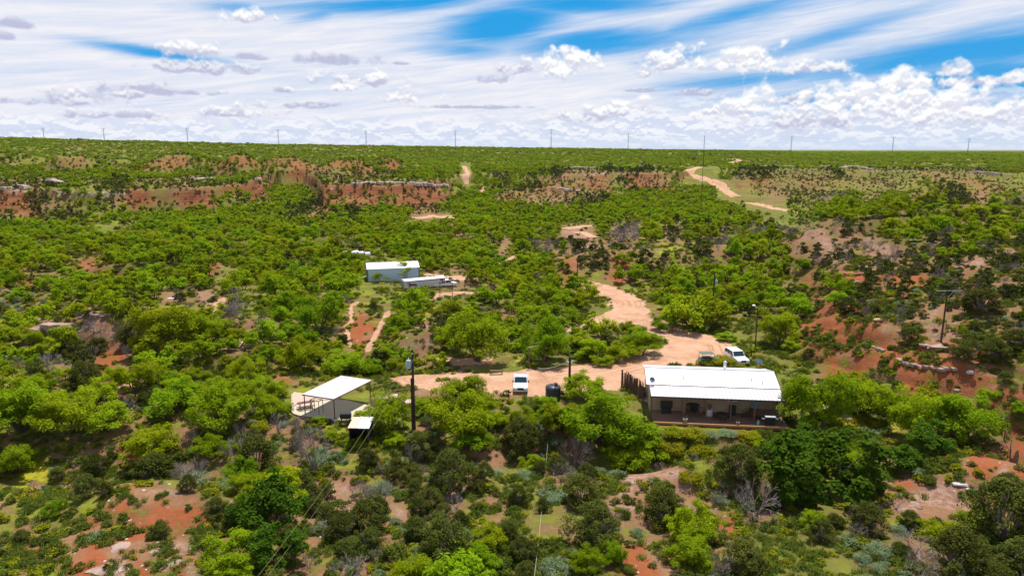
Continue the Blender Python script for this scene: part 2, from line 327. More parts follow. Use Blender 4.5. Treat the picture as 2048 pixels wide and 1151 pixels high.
#        grass  red  pale yellow
PROP = {'M': (.62, .25, .10, .10), 'm': (.62, .3, .15, .15), 'J': (.38, .40, .30, 0), 'j': (.42, .5, .2, 0), 'R': (.24, .92, .08, 0), 'r': (.4, .8, .1, 0),
        'P': (.22, .30, .85, 0), 'G': (.92, .15, .05, .12), 'g': (.60, .3, .2, .1), 'Y': (.9, .1, 0, 1.0), 'S': (.55, .3, .3, 0), 'D': (.36, .35, .35, 0), 'B': (.7, .1, .1, 0)}
PG = np.zeros((len(SURVEY), 64, 4))
for k_, v_ in PROP.items(): PG[GRID == ord(k_)] = v_
def survey_rc(px, py):
    return (py - 290.0) / 32.0, px / 32.0
def farwarp(x, y):
    k = ss(200, 420, np.hypot(x, y))
    return k * (70 * fbm(x, y * .4, 60, 4, 161)), k * (22 * fbm(x, y * .4, 45, 3, 167))
def props(x, y, z):
    px, py = project(x, y, z)
    wx = 60 * fbm(x, y, 7, 4, 61); wy = 34 * fbm(x, y, 7, 4, 67)
    near = np.clip(80.0 / np.maximum(np.hypot(x, y), 1), 0, 1); fx_, fy_ = farwarp(x, y)
    rr, cc = survey_rc(px + wx * near + fx_, py + wy * near + fy_)
    rr = np.clip(rr - .5, 0, len(SURVEY) - 1.001); cc = np.clip(cc - .5, 0, 62.999)
    r0 = rr.astype(int); c0 = cc.astype(int); fr = (rr - r0)[..., None]; fc = (cc - c0)[..., None]
    return (PG[r0, c0] * (1 - fr) + PG[r0 + 1, c0] * fr) * (1 - fc) + (PG[r0, c0 + 1] * (1 - fr) + PG[r0 + 1, c0 + 1] * fr) * fc
def klass(x, y, z, jit=10.0):
    px, py = project(x, y, z)
    near = np.clip(120.0 / np.maximum(np.hypot(x, y), 1), .25, 1); fx_, fy_ = farwarp(x, y)
    rr, cc = survey_rc(px + RNG.normal(0, jit, px.shape) * np.maximum(near, .9) + fx_, py + RNG.normal(0, jit * .7, px.shape) * near + fy_)
    rr = np.clip(rr.astype(int), 0, len(SURVEY) - 1); cc = np.clip(cc.astype(int), 0, 63)
    return GRID[rr, cc], px, py

build_world()

# ------------------------------------------------------------------ road layout in world metres
ROAD_W = []
for pts, hw, zz in ROADS:
    dense = []
    for (a, b) in zip(pts[:-1], pts[1:]):
        for k in range(4): dense.append((a[0] + (b[0] - a[0]) * k / 4, a[1] + (b[1] - a[1]) * k / 4))
    dense.append(pts[-1])
    X_, Y_ = hit([p[0] for p in dense], [p[1] for p in dense])
    P_ = list(zip(X_, Y_)); keep = [P_[0]]
    for p in P_[1:]:
        if math.hypot(p[0] - keep[-1][0], p[1] - keep[-1][1]) < max(30, keep[-1][1] * .25): keep.append(p)
    ROAD_W.append((keep, hw))
def road_d(x, y):
    best = np.full(np.shape(x), 1e9); mn = best.copy()
    for i, (pts, hw) in enumerate(ROAD_W):
        if len(pts) < 2: continue
        d = poly_dist(x, y, pts) / hw
        if i < 5 or 9 < i < 13: best = np.minimum(best, d)
        else: mn = np.minimum(mn, d)
    return np.minimum(best, mn * 1.15 + 1.3 * np.maximum(0, .12 + fbm(x, y, 4.5, 3, 83)))

# ------------------------------------------------------------------ object helpers
def tag(o, label=None, cat=None, group=None, kind=None):
    if label: o['label'] = label
    if cat: o['category'] = cat
    if group: o['group'] = group
    if kind: o['kind'] = kind
    return o
def empty(name, loc=(0, 0, 0), rz=0.0):
    o = bpy.data.objects.new(name, None); COL.objects.link(o); o.location = loc; o.rotation_euler = (0, 0, rz); o.empty_display_size = .3
    return o
def mesh_from(name, V, Fc, mats=None, mi=None, smooth=False):
    me = bpy.data.meshes.new(name)
    V = np.asarray(V, np.float32); 
    if isinstance(Fc, np.ndarray):
        n, k = Fc.shape
        me.vertices.add(len(V)); me.vertices.foreach_set('co', V.ravel())
        me.loops.add(n * k); me.loops.foreach_set('vertex_index', Fc.ravel().astype(np.int32))
        me.polygons.add(n); me.polygons.foreach_set('loop_start', np.arange(0, n * k, k, dtype=np.int32))
        me.polygons.foreach_set('loop_total', np.full(n, k, np.int32))
    else:
        me.from_pydata([tuple(map(float, v)) for v in V], [], Fc)
    if mats:
        for m_ in mats: me.materials.append(m_)
    if mi is not None: me.polygons.foreach_set('material_index', np.asarray(mi, np.int32))
    me.polygons.foreach_set('use_smooth', np.full(len(me.polygons), smooth, bool))
    me.update(calc_edges=True); me.validate()
    return me
class MB:
    """collects shapes and links them as one mesh object"""
    def __init__(s): s.v = []; s.f = []
    def add(s, V, Fs):
        b = len(s.v); s.v += [tuple(v) for v in V]; s.f += [tuple(i + b for i in f) for f in Fs]; return s
    def box(s, x0, x1, y0, y1, z0, z1, top=None):
        """top = (dx0, dx1, dy0, dy1) insets of the upper face"""
        t = top or (0, 0, 0, 0)
        V = [(x0, y0, z0), (x1, y0, z0), (x1, y1, z0), (x0, y1, z0), (x0 + t[0], y0 + t[2], z1), (x1 - t[1], y0 + t[2], z1), (x1 - t[1], y1 - t[3], z1), (x0 + t[0], y1 - t[3], z1)]
        return s.add(V, [(3, 2, 1, 0), (4, 5, 6, 7), (0, 1, 5, 4), (1, 2, 6, 5), (2, 3, 7, 6), (3, 0, 4, 7)])
    def bar(s, a, b, r, n=6, r2=None):
        a, b = Vector(a), Vector(b); d = (b - a); L = d.length
        if L < 1e-6: return s
        q = d.to_track_quat('Z', 'Y'); r2 = r if r2 is None else r2; V = []
        for (p, rr) in ((a, r), (b, r2)):
            for i in range(n):
                V.append(p + q @ Vector((rr * math.cos(2 * math.pi * i / n), rr * math.sin(2 * math.pi * i / n), 0)))
        Fs = [(i, (i + 1) % n, n + (i + 1) % n, n + i) for i in range(n)] + [tuple(range(n))[::-1], tuple(range(n, 2 * n))]
        return s.add(V, Fs)
    def path(s, pts, rad, n=6):
        for i in range(len(pts) - 1):
            r0 = rad[i] if isinstance(rad, (list, tuple)) else rad; r1 = rad[i + 1] if isinstance(rad, (list, tuple)) else rad
            s.bar(pts[i], pts[i + 1], r0, n, r1)
        return s
    def prism(s, prof, x0, x1, axis='x'):
        """a closed outline in (a, z) pushed along an axis"""
        n = len(prof); V = []
        for c in (x0, x1):
            for (a, z) in prof: V.append((c, a, z) if axis == 'x' else (a, c, z))
        Fs = [(i, (i + 1) % n, n + (i + 1) % n, n + i) for i in range(n)] + [tuple(range(n))[::-1], tuple(range(n, 2 * n))]
        return s.add(V, Fs)
    def lathe(s, prof, n=20, c=(0, 0, 0)):
        V = []; m = len(prof)
        for (r, z) in prof:
            for i in range(n): V.append((c[0] + r * math.cos(2 * math.pi * i / n), c[1] + r * math.sin(2 * math.pi * i / n), c[2] + z))
        Fs = [(j * n + i, j * n + (i + 1) % n, (j + 1) * n + (i + 1) % n, (j + 1) * n + i) for j in range(m - 1) for i in range(n)]
        Fs += [tuple(range(n))[::-1], tuple(range((m - 1) * n, m * n))]
        return s.add(V, Fs)
    def build(s, name, mat, parent=None, bevel=0.0, smooth=False, seg=2):
        me = mesh_from(name, s.v, s.f, [mat]); bm = bmesh.new(); bm.from_mesh(me)
        bmesh.ops.recalc_face_normals(bm, faces=bm.faces)
        if bevel > 0:
            ed = [e for e in bm.edges if len(e.link_faces) == 2 and e.calc_face_angle(0) > 0.5]
            bmesh.ops.bevel(bm, geom=ed, offset=bevel, segments=seg, profile=0.6, affect='EDGES', clamp_overlap=True)
        bm.to_mesh(me); bm.free()
        if smooth:
            me.polygons.foreach_set('use_smooth', np.full(len(me.polygons), True, bool))
            try: me.set_sharp_from_angle(angle=R(40))
            except Exception: pass
        o = bpy.data.objects.new(name, me); COL.objects.link(o)
        if parent: o.parent = parent
        return o

def mat_basic(name, col, rough=0.7, metal=0.0, var=0.15, scale=3.0, bump=0.0, spec=0.5, dirt=None, dirt_amt=0.0):
    m = bpy.data.materials.new(name); m.use_nodes = True; m.node_tree.nodes.clear(); t = NT(m.node_tree)
    out = t.node('ShaderNodeOutputMaterial'); b = t.node('ShaderNodeBsdfPrincipled'); t.l.new(b.outputs[0], out.inputs[0])
    tc = t.node('ShaderNodeTexCoord').outputs['Object']; n = t.noise(tc, scale, 5, 0.6)
    lo = tuple(c * (1 - var) for c in col); hi = tuple(min(1, c * (1 + var)) for c in col)
    c = t.mix(n, lo, hi)
    if dirt:
        n2 = t.noise(tc, scale * .37, 6, 0.65); c = t.mix(t.sstep(n2, 0.62 - dirt_amt * .3, 0.78 - dirt_amt * .2), c, dirt)
    t.put(b.inputs['Base Color'], c); b.inputs['Roughness'].default_value = rough; b.inputs['Metallic'].default_value = metal
    b.inputs['Specular IOR Level'].default_value = spec
    if bump:
        bp = t.node('ShaderNodeBump'); bp.inputs['Strength'].default_value = bump; bp.inputs['Distance'].default_value = 0.05
        t.l.new(n, bp.inputs['Height']); t.l.new(bp.outputs[0], b.inputs['Normal'])
    return m
def mat_leaf(name, dark, light, trans=0.30, hue=0.03, val=0.35):
    m = bpy.data.materials.new(name); m.use_nodes = True; m.node_tree.nodes.clear(); t = NT(m.node_tree)
    out = t.node('ShaderNodeOutputMaterial')
    geo = t.node('ShaderNodeNewGeometry'); oi = t.node('ShaderNodeObjectInfo')
    tc = t.node('ShaderNodeTexCoord').outputs['Object']
    cl = t.noise(tc, 1.1, 2, 0.5)
    rnd = geo.outputs['Random Per Island']
    c = t.mix(t.m('ADD', t.m('MULTIPLY', rnd, 0.55), t.m('MULTIPLY', t.sstep(cl, .35, .65), 0.45)), dark, light)
    hs = t.node('ShaderNodeHueSaturation'); t.l.new(c, hs.inputs['Color'])
    t.put(hs.inputs['Hue'], t.m('ADD', 0.5 - hue, t.m('MULTIPLY', oi.outputs['Random'], 2 * hue)))
    rr = t.m('FRACT', t.m('MULTIPLY', oi.outputs['Random'], 7.31))
    t.put(hs.inputs['Value'], t.m('ADD', 1.0 - val, t.m('MULTIPLY', rr, 1.6 * val)))
    d = t.node('ShaderNodeBsdfDiffuse'); tr = t.node('ShaderNodeBsdfTranslucent'); t.l.new(hs.outputs[0], d.inputs[0])
    t.l.new(t.mix(1.0, hs.outputs[0], (1.25, 1.1, .6), 'MULTIPLY'), tr.inputs[0])
    mx = t.node('ShaderNodeMixShader'); mx.inputs[0].default_value = trans
    t.l.new(d.outputs[0], mx.inputs[1]); t.l.new(tr.outputs[0], mx.inputs[2]); t.l.new(mx.outputs[0], out.inputs[0])
    return m
def mat_ground():
    m = bpy.data.materials.new('earth_and_grass'); m.use_nodes = True; m.node_tree.nodes.clear(); t = NT(m.node_tree)
    out = t.node('ShaderNodeOutputMaterial'); b = t.node('ShaderNodeBsdfPrincipled'); t.l.new(b.outputs[0], out.inputs[0])
    A = t.attr('cover'); sp = t.node('ShaderNodeSeparateColor'); t.l.new(A.outputs['Color'], sp.inputs[0])
    grass, red, pale = sp.outputs; yel = A.outputs['Alpha']
    B = t.attr('marks'); sb = t.node('ShaderNodeSeparateColor'); t.l.new(B.outputs['Color'], sb.inputs[0])
    road, cliff, cap = sb.outputs
    P = t.node('ShaderNodeNewGeometry').outputs['Position']
    n_s = t.noise(P, 1.7, 6, 0.65); n_m = t.noise(P, 0.33, 6, 0.62); n_l = t.noise(P, 0.06, 5, 0.6); n_f = t.noise(P, 6.0, 4, 0.7); n_xl = t.noise(P, 0.012, 4, 0.6)
    # soil
    soil = t.mix(t.sstep(t.m('ADD', red, t.m('ADD', t.m('MULTIPLY', t.m('SUBTRACT', n_m, .5), 1.5), t.m('MULTIPLY', t.m('SUBTRACT', n_s, .5), 1.1))), .42, .85), (.205, .112, .060), (.240, .072, .028))
    soil = t.mix(t.sstep(n_s, .35, .7), soil, t.mix(1.0, soil, (1.4, 1.32, 1.28), 'MULTIPLY'))
    soil = t.mix(t.sstep(n_l, .5, .68, 0, .5), soil, (.15, .055, .030))
    pf = t.sstep(t.m('ADD', t.m('MULTIPLY', pale, .75), t.m('MULTIPLY', t.m('SUBTRACT', n_m, .5), 1.6)), .38, .70)
    rock = t.mix(t.sstep(n_s, .4, .65), (.23, .125, .085), (.40, .26, .19))
    soil = t.mix(t.m('MULTIPLY', pf, .95), soil, rock)
    # pebbles and rubble
    vo = t.node('ShaderNodeTexVoronoi'); t.l.new(P, vo.inputs['Vector']); vo.inputs['Scale'].default_value = 3.2
    peb = t.sstep(vo.outputs['Distance'], .22, .10); pebm = t.m('MULTIPLY', peb, t.sstep(n_m, .5, .62))
    soil = t.mix(t.m('MULTIPLY', pebm, .6), soil, (.46, .33, .24))
    # layered bank faces
    sx = t.node('ShaderNodeSeparateXYZ'); t.l.new(P, sx.inputs[0])
    band = t.noise(t.xyz(t.m('MULTIPLY', sx.outputs[0], .02), t.m('MULTIPLY', sx.outputs[1], .02), t.m('MULTIPLY', sx.outputs[2], 1.3)), 1.0, 4, .7, .2)
    face = t.mix(t.sstep(band, .38, .62), (.11, .034, .016), (.24, .088, .038))
    face = t.mix(t.sstep(band, .64, .72), face, (.36, .20, .12))
    face = t.mix(t.sstep(n_s, .3, .7, 0, .35), face, (.30, .10, .05))
    soil = t.mix(t.m('MULTIPLY', cliff, .9), soil, face)
    capm = t.sstep(t.m('ADD', cap, t.m('MULTIPLY', t.m('SUBTRACT', n_m, .5), 2.2)), .75, .95)
    soil = t.mix(capm, soil, t.mix(t.sstep(n_s, .35, .6), (.16, .12, .10), (.44, .36, .30)))
    # grass and low herbs
    gcol = t.mix(t.sstep(n_m, .35, .65), (.100, .155, .008), (.210, .250, .012))
    gcol = t.mix(t.sstep(n_s, .35, .75, 0, .8), gcol, (.150, .145, .028))
    gcol = t.mix(t.sstep(n_l, .42, .62, 0, .75), gcol, (.150, .115, .034))
    gcol = t.mix(t.sstep(n_xl, .45, .6, 0, .4), gcol, (.045, .090, .010))
    gcol = t.mix(t.sstep(n_f, .55, .72, 0, .6), gcol, (.030, .052, .009))
    yf = t.sstep(t.m('ADD', t.m('MULTIPLY', yel, .55), t.m('ADD', t.m('MULTIPLY', t.m('SUBTRACT', n_s, .5), 1.5), t.m('SUBTRACT', n_m, .5))), .25, .62)
    gcol = t.mix(t.m('MULTIPLY', yf, .85), gcol, t.mix(n_f, (.24, .25, .02), (.46, .38, .015)))
    gm = t.m('ADD', grass, t.m('ADD', t.m('MULTIPLY', t.m('SUBTRACT', n_m, .5), 1.7), t.m('ADD', t.m('MULTIPLY', t.m('SUBTRACT', n_s, .5), 1.7), t.m('MULTIPLY', t.m('SUBTRACT', n_f, .5), 1.0))))
    gm = t.sstep(t.m('ADD', gm, t.m('MULTIPLY', t.m('SUBTRACT', n_l, .5), .9)), .38, .66)
    gm = t.m('MULTIPLY', gm, t.m('SUBTRACT', 1.0, t.m('MULTIPLY', t.m('MAXIMUM', cliff, capm), .8)))
    c = t.mix(t.m('MULTIPLY', gm, .93), soil, gcol)
    # tracks
    rk = t.mix(t.sstep(n_m, .3, .7), (.44, .245, .145), (.54, .33, .215))
    rk = t.mix(t.sstep(n_s, .45, .8, 0, .5), rk, (.42, .20, .105))
    rk = t.mix(t.sstep(n_f, .6, .75, 0, .4), rk, (.66, .46, .32))
    wv = t.sstep(B.outputs['Alpha'], .35, .85)
    rk = t.mix(t.m('MULTIPLY', wv, .8), rk, (.36, .18, .10))
    rf = t.sstep(t.m('ADD', road, t.m('ADD', t.m('MULTIPLY', t.m('SUBTRACT', n_s, .5), .9), t.m('MULTIPLY', t.m('SUBTRACT', n_m, .5), .7))), .40, .62)
    c = t.mix(rf, c, rk)
    t.put(b.inputs['Base Color'], c); b.inputs['Roughness'].default_value = .95; b.inputs['Specular IOR Level'].default_value = .1
    bp = t.node('ShaderNodeBump'); bp.inputs['Strength'].default_value = .55; bp.inputs['Distance'].default_value = .35
    t.put(bp.inputs['Height'], t.m('ADD', t.m('MULTIPLY', n_s, .6), t.m('ADD', t.m('MULTIPLY', n_f, .25), t.m('MULTIPLY', gm, .35))))
    t.l.new(bp.outputs[0], b.inputs['Normal'])
    return m
GROUND = mat_ground()

# ------------------------------------------------------------------ ground: one sheet to the horizon, tracks cut out of the same sheet
def build_ground():
    az = np.concatenate([np.linspace(-180, -60, 30)[:-1], np.linspace(-60, -42, 60)[:-1], np.linspace(-42, 42, 860), np.linspace(42, 60, 60)[1:], np.linspace(60, 180, 30)[1:]])
    az = np.radians(az)
    th = np.linspace(38, 9.0, 430); rr = 32 / np.tan(np.radians(th))
    rr2 = np.exp(np.linspace(math.log(rr[-1]), math.log(1700), 360))[1:]
    rr3 = np.exp(np.linspace(math.log(1700), math.log(30000), 70))[1:]
    rad = np.concatenate([[0.5, 5, 12, 20, 27, 33, 37], rr[rr > 39], rr2, rr3])
    A, Rr = np.meshgrid(az, rad)
    X = Rr * np.sin(A); Y = Rr * np.cos(A); Z = H(X.ravel(), Y.ravel()).reshape(X.shape)
    nr, na = X.shape
    xf, yf, zf = X.ravel(), Y.ravel(), Z.ravel()
    dr = np.gradient(Z, axis=0) / np.maximum(np.gradient(rad)[:, None], .01); da = np.gradient(Z, axis=1) / (np.maximum(Rr, 1) * np.gradient(az)[None, :])
    sl_ = np.minimum(np.hypot(dr, da), 3).ravel()
    cov = props(xf, yf, zf); r_ = np.hypot(xf, yf)
    cliff = ss(.38, .8, sl_ + .12 * fbm(xf, yf, 6, 2, 90))
    # caprock: the top metre or so of the bluffs
    ys = np.maximum(yf, 1); u = np.clip(np.where(yf > 0, xf / ys, 2), -.85, .9)
    warp = fbm(xf, yf, 95, 4, 21) * 40 + fbm(xf, yf, 22, 3, 23) * 12
    tt = (yf + warp - np.interp(u, _uf, _foot)) / (np.interp(u, _uf, _cap) - np.interp(u, _uf, _foot))
    wid = np.clip(14.0 / (np.interp(u, _uf, _cap) - np.interp(u, _uf, _foot)), .02, .4)
    cap = np.exp(-((tt - .97) / (wid * .28)) ** 2) * (r_ > 250) * ss(-.05, .4, fbm(xf, yf, 40, 3, 99))
    cliff = np.maximum(cliff, (r_ > 250) * ss(.05, .25, tt) * ss(1.0, .93, tt) * np.clip(1.25 - (np.interp(u, _uf, _cap) - np.interp(u, _uf, _foot)) / 120, .0, 1) * ss(-.22, .28, fbm(xf, yf, 26, 4, 98)))
    cliff = cliff * ss(.3, .6, cov[:, 1] + .08 * (r_ < 200)) * np.where(r_ < 220, .45, 1.0) * ss(-.5, .2, fbm(xf, yf, 4, 3, 305) + (r_ > 220))
    rd = road_d(xf, yf); road = ss(1.45, .75, rd + .45 * fbm(xf, yf, 4, 4, 71))
    for (kpx, kpy, kr, kz, kw) in KNOLLS:
        kx_, ky_ = kr * (kpx - 1024) / F, kr; kd_ = np.hypot(xf - kx_, (yf - ky_) * .8) / kw + .35 * fbm(xf, yf, 16, 3, 331)
        km = (ss(1.0, .55, kd_))[:, None]; cov = cov * (1 - km) + np.array([[.30, .95, .15, 0]]) * km
    far = r_ > 1500
    cov[far] = (.95, .1, 0, 0)
    cov[:, 2] *= np.where(r_ > 300, .45, 1.0); cov[:, 1] *= np.where(r_ > 300, .8, 1.0); cov[:, 0] = np.clip(cov[:, 0] + .16 * (r_ > 300), 0, 1)
    mesa = (r_ > 400) * ss(.22, .30, u); cov[:, 0] = np.clip(cov[:, 0] - .04 * mesa, 0, 1); cov[:, 1] = np.clip(cov[:, 1] + .18 * mesa, 0, 1); cov[:, 2] *= 1 - .6 * mesa
    fxx = np.interp(yf, [60, 66, 74, 85, 105, 125, 150], [95, 80, 58, 46, 44, 50, 62]); hd_ = xf - fxx
    hm_ = (ss(-2, 2, hd_) * ss(24, 15, hd_) * ss(60, 68, yf) * ss(150, 125, yf) * ss(-.45, .05, fbm(xf, yf, 9, 3, 321)))[:, None]
    cov = cov * (1 - hm_ * .7) + np.array([[.26, 1.0, .12, 0]]) * hm_ * .7
    fm = (r_ > 690)[:, None] * ss(-.5, .1, fbm(xf, yf, 120, 3, 311))[:, None]; cov = cov * (1 - fm * .8) + np.array([[.85, .2, .05, 0]]) * fm * .8
    rut = (0.5 + 0.5 * np.sin(rd * 19 + 2.5 * fbm(xf, yf, 14, 2, 75))) ** 2.2 * ss(-.35, .3, fbm(xf, yf, 9, 2, 72)) * road
    V = np.stack([xf, yf, zf], 1)
    i = np.arange(nr - 1)[:, None] * na + np.arange(na - 1)[None, :]
    Fq = np.stack([i, i + 1, i + na + 1, i + na], -1).reshape(-1, 4)[:, ::-1]
    rn = rd + .22 * fbm(xf, yf, 5, 3, 71)
    onroad = rn[Fq].mean(1) < 1.02
    for name, sel, kind in (('ground', ~onroad, 'structure'), ('dirt_road', onroad, 'structure')):
        f = Fq[sel]; used, inv = np.unique(f.ravel(), return_inverse=True)
        me = mesh_from(name, V[used], inv.reshape(-1, 4), [GROUND], smooth=True)
        a = me.attributes.new('cover', 'FLOAT_COLOR', 'POINT')
        a.data.foreach_set('color', np.stack([cov[used, 0], cov[used, 1], cov[used, 2], cov[used, 3]], 1).astype(np.float32).ravel())
        a = me.attributes.new('marks', 'FLOAT_COLOR', 'POINT')
        a.data.foreach_set('color', np.stack([road[used], cliff[used], cap[used], rut[used]], 1).astype(np.float32).ravel())
        o = bpy.data.objects.new(name, me); COL.objects.link(o)
        tag(o, {'ground': 'green and red scrub country running from the near slope to the horizon', 'dirt_road': 'pale orange dirt road winding from the house across the valley and up the far slope'}[name],
            {'ground': 'ground', 'dirt_road': 'road'}[name], None, kind)
build_ground()
# ------------------------------------------------------------------ materials of built things
M = {}
M['roof'] = mat_basic('white_roof_metal', (.68, .68, .70), .38, 0.0, .05, 1.2, dirt=(.50, .48, .47), dirt_amt=.35)
M['rib'] = mat_basic('roof_rib', (.34, .31, .33), .5, 0, .1)
M['porch_roof'] = mat_basic('galvanised_sheet', (.52, .49, .51), .45, 0.1, .06, 3.0, dirt=(.50, .46, .44), dirt_amt=.5)
M['trim'] = mat_basic('dark_trim', (.07, .05, .07), .5, 0, .1)
M['tan'] = mat_basic('tan_siding', (.52, .39, .26), .75, 0, .06, 1.5, dirt=(.42, .30, .20), dirt_amt=.4)
M['wood'] = mat_basic('weathered_wood', (.16, .085, .055), .8, 0, .3, 6.0, bump=.3)
M['deck'] = mat_basic('deck_boards', (.24, .13, .08), .8, 0, .25, 5.0, bump=.2)
M['cedar'] = mat_basic('cedar_stakes', (.115, .062, .045), .9, 0, .5, 2.3, bump=.4)
M['orange'] = mat_basic('sunlit_orange_edge', (.62, .30, .12), .8, 0, .2, 3.0)  # brighter than the deck boards: sunlight on the front edge put into the colour
M['pole'] = mat_basic('creosote_pole', (.050, .028, .022), .85, 0, .3, 6.0)
M['rust'] = mat_basic('red_oxide_steel', (.13, .04, .035), .6, .1, .25, 6.0)
M['steel'] = mat_basic('grey_steel', (.36, .38, .42), .45, .5, .1, 5.0)
M['white'] = mat_basic('white_paint', (.74, .75, .77), .30, 0, .03, 1.3, spec=.6)
M['glass'] = mat_basic('dark_glass', (.018, .035, .04), .06, 0, .1, 1.0, spec=.9)
M['tyre'] = mat_basic('tyre_rubber', (.02, .02, .02), .85)
M['black'] = mat_basic('black_plastic', (.022, .023, .027), .5, 0, .15)
M['tank'] = mat_basic('dark_poly_tank', (.028, .032, .044), .42, 0, .15, 1.5, dirt=(.07, .065, .06), dirt_amt=.4)
M['chrome'] = mat_basic('bright_metal', (.62, .63, .66), .2, .9, .05)
M['lamp'] = mat_basic('lamp_lens', (.85, .88, .92), .15, 0, .03)
M['conc'] = mat_basic('pale_concrete', (.48, .42, .30), .9, 0, .10, .9, dirt=(.50, .40, .28), dirt_amt=.5)
M['conc2'] = mat_basic('pinkish_concrete', (.50, .36, .28), .9, 0, .10, .9, dirt=(.5, .36, .26), dirt_amt=.5)
M['barn'] = mat_basic('blue_grey_sheet', (.46, .58, .68), .5, .0, .06, 1.0)
M['blue'] = mat_basic('navy_paint', (.03, .03, .16), .4)
M['silver'] = mat_basic('trailer_skin', (.56, .58, .66), .35, .3, .05)
M['bay'] = mat_basic('bay_brown_print', (.16, .035, .02), .5)
M['green'] = mat_basic('dull_green_paint', (.08, .13, .09), .5)
M['teal'] = mat_basic('pale_teal_paint', (.16, .40, .42), .4)
M['xfmr'] = mat_basic('transformer_grey', (.34, .46, .54), .45, 0, .08)
M['ceramic'] = mat_basic('porcelain', (.75, .75, .75), .3)
M['dish'] = mat_basic('dish_grey', (.10, .13, .18), .5)
M['wire'] = mat_basic('wire_metal', (.30, .28, .12), .5, 0, .05)
M['wire_w'] = mat_basic('pale_wire', (.70, .68, .58), .5, 0, .05)
M['wire_far'] = mat_basic('far_wire', (.16, .17, .22), .6, 0, .05)
M['towersteel'] = mat_basic('tower_steel', (.17, .18, .24), .7, 0, .05)
M['pinkwood'] = mat_basic('bare_plywood', (.62, .44, .36), .8, 0, .1)
M['hay'] = mat_basic('pale_wrap', (.60, .55, .56), .7, 0, .12, 4.0)
M['hay_end'] = mat_basic('dark_hollow_end', (.045, .035, .035), .9, 0, .3, 5.0)
M['yellow'] = mat_basic('yellow_guard', (.62, .50, .03), .5)
M['rock'] = mat_basic('pale_sandstone', (.36, .25, .20), .95, 0, .4, 1.6, bump=.9, dirt=(.18, .10, .07), dirt_amt=.6)
M['caprock'] = mat_basic('pale_caprock', (.50, .41, .35), .95, 0, .3, .5, bump=.6, dirt=(.22, .14, .10), dirt_amt=.5)
M['rock_red'] = mat_basic('red_sandstone', (.30, .10, .05), .95, 0, .4, 1.6, bump=.9, dirt=(.14, .05, .03), dirt_amt=.5)
M['rock_white'] = mat_basic('white_caliche', (.52, .47, .45), .95, 0, .3, 2.0, bump=.8, dirt=(.45, .36, .32), dirt_amt=.4)
M['lattice_wood'] = mat_basic('grey_board', (.35, .25, .2), .8, 0, .2, 4)

def ang(a, b): return math.atan2(b[1] - a[1], b[0] - a[0])
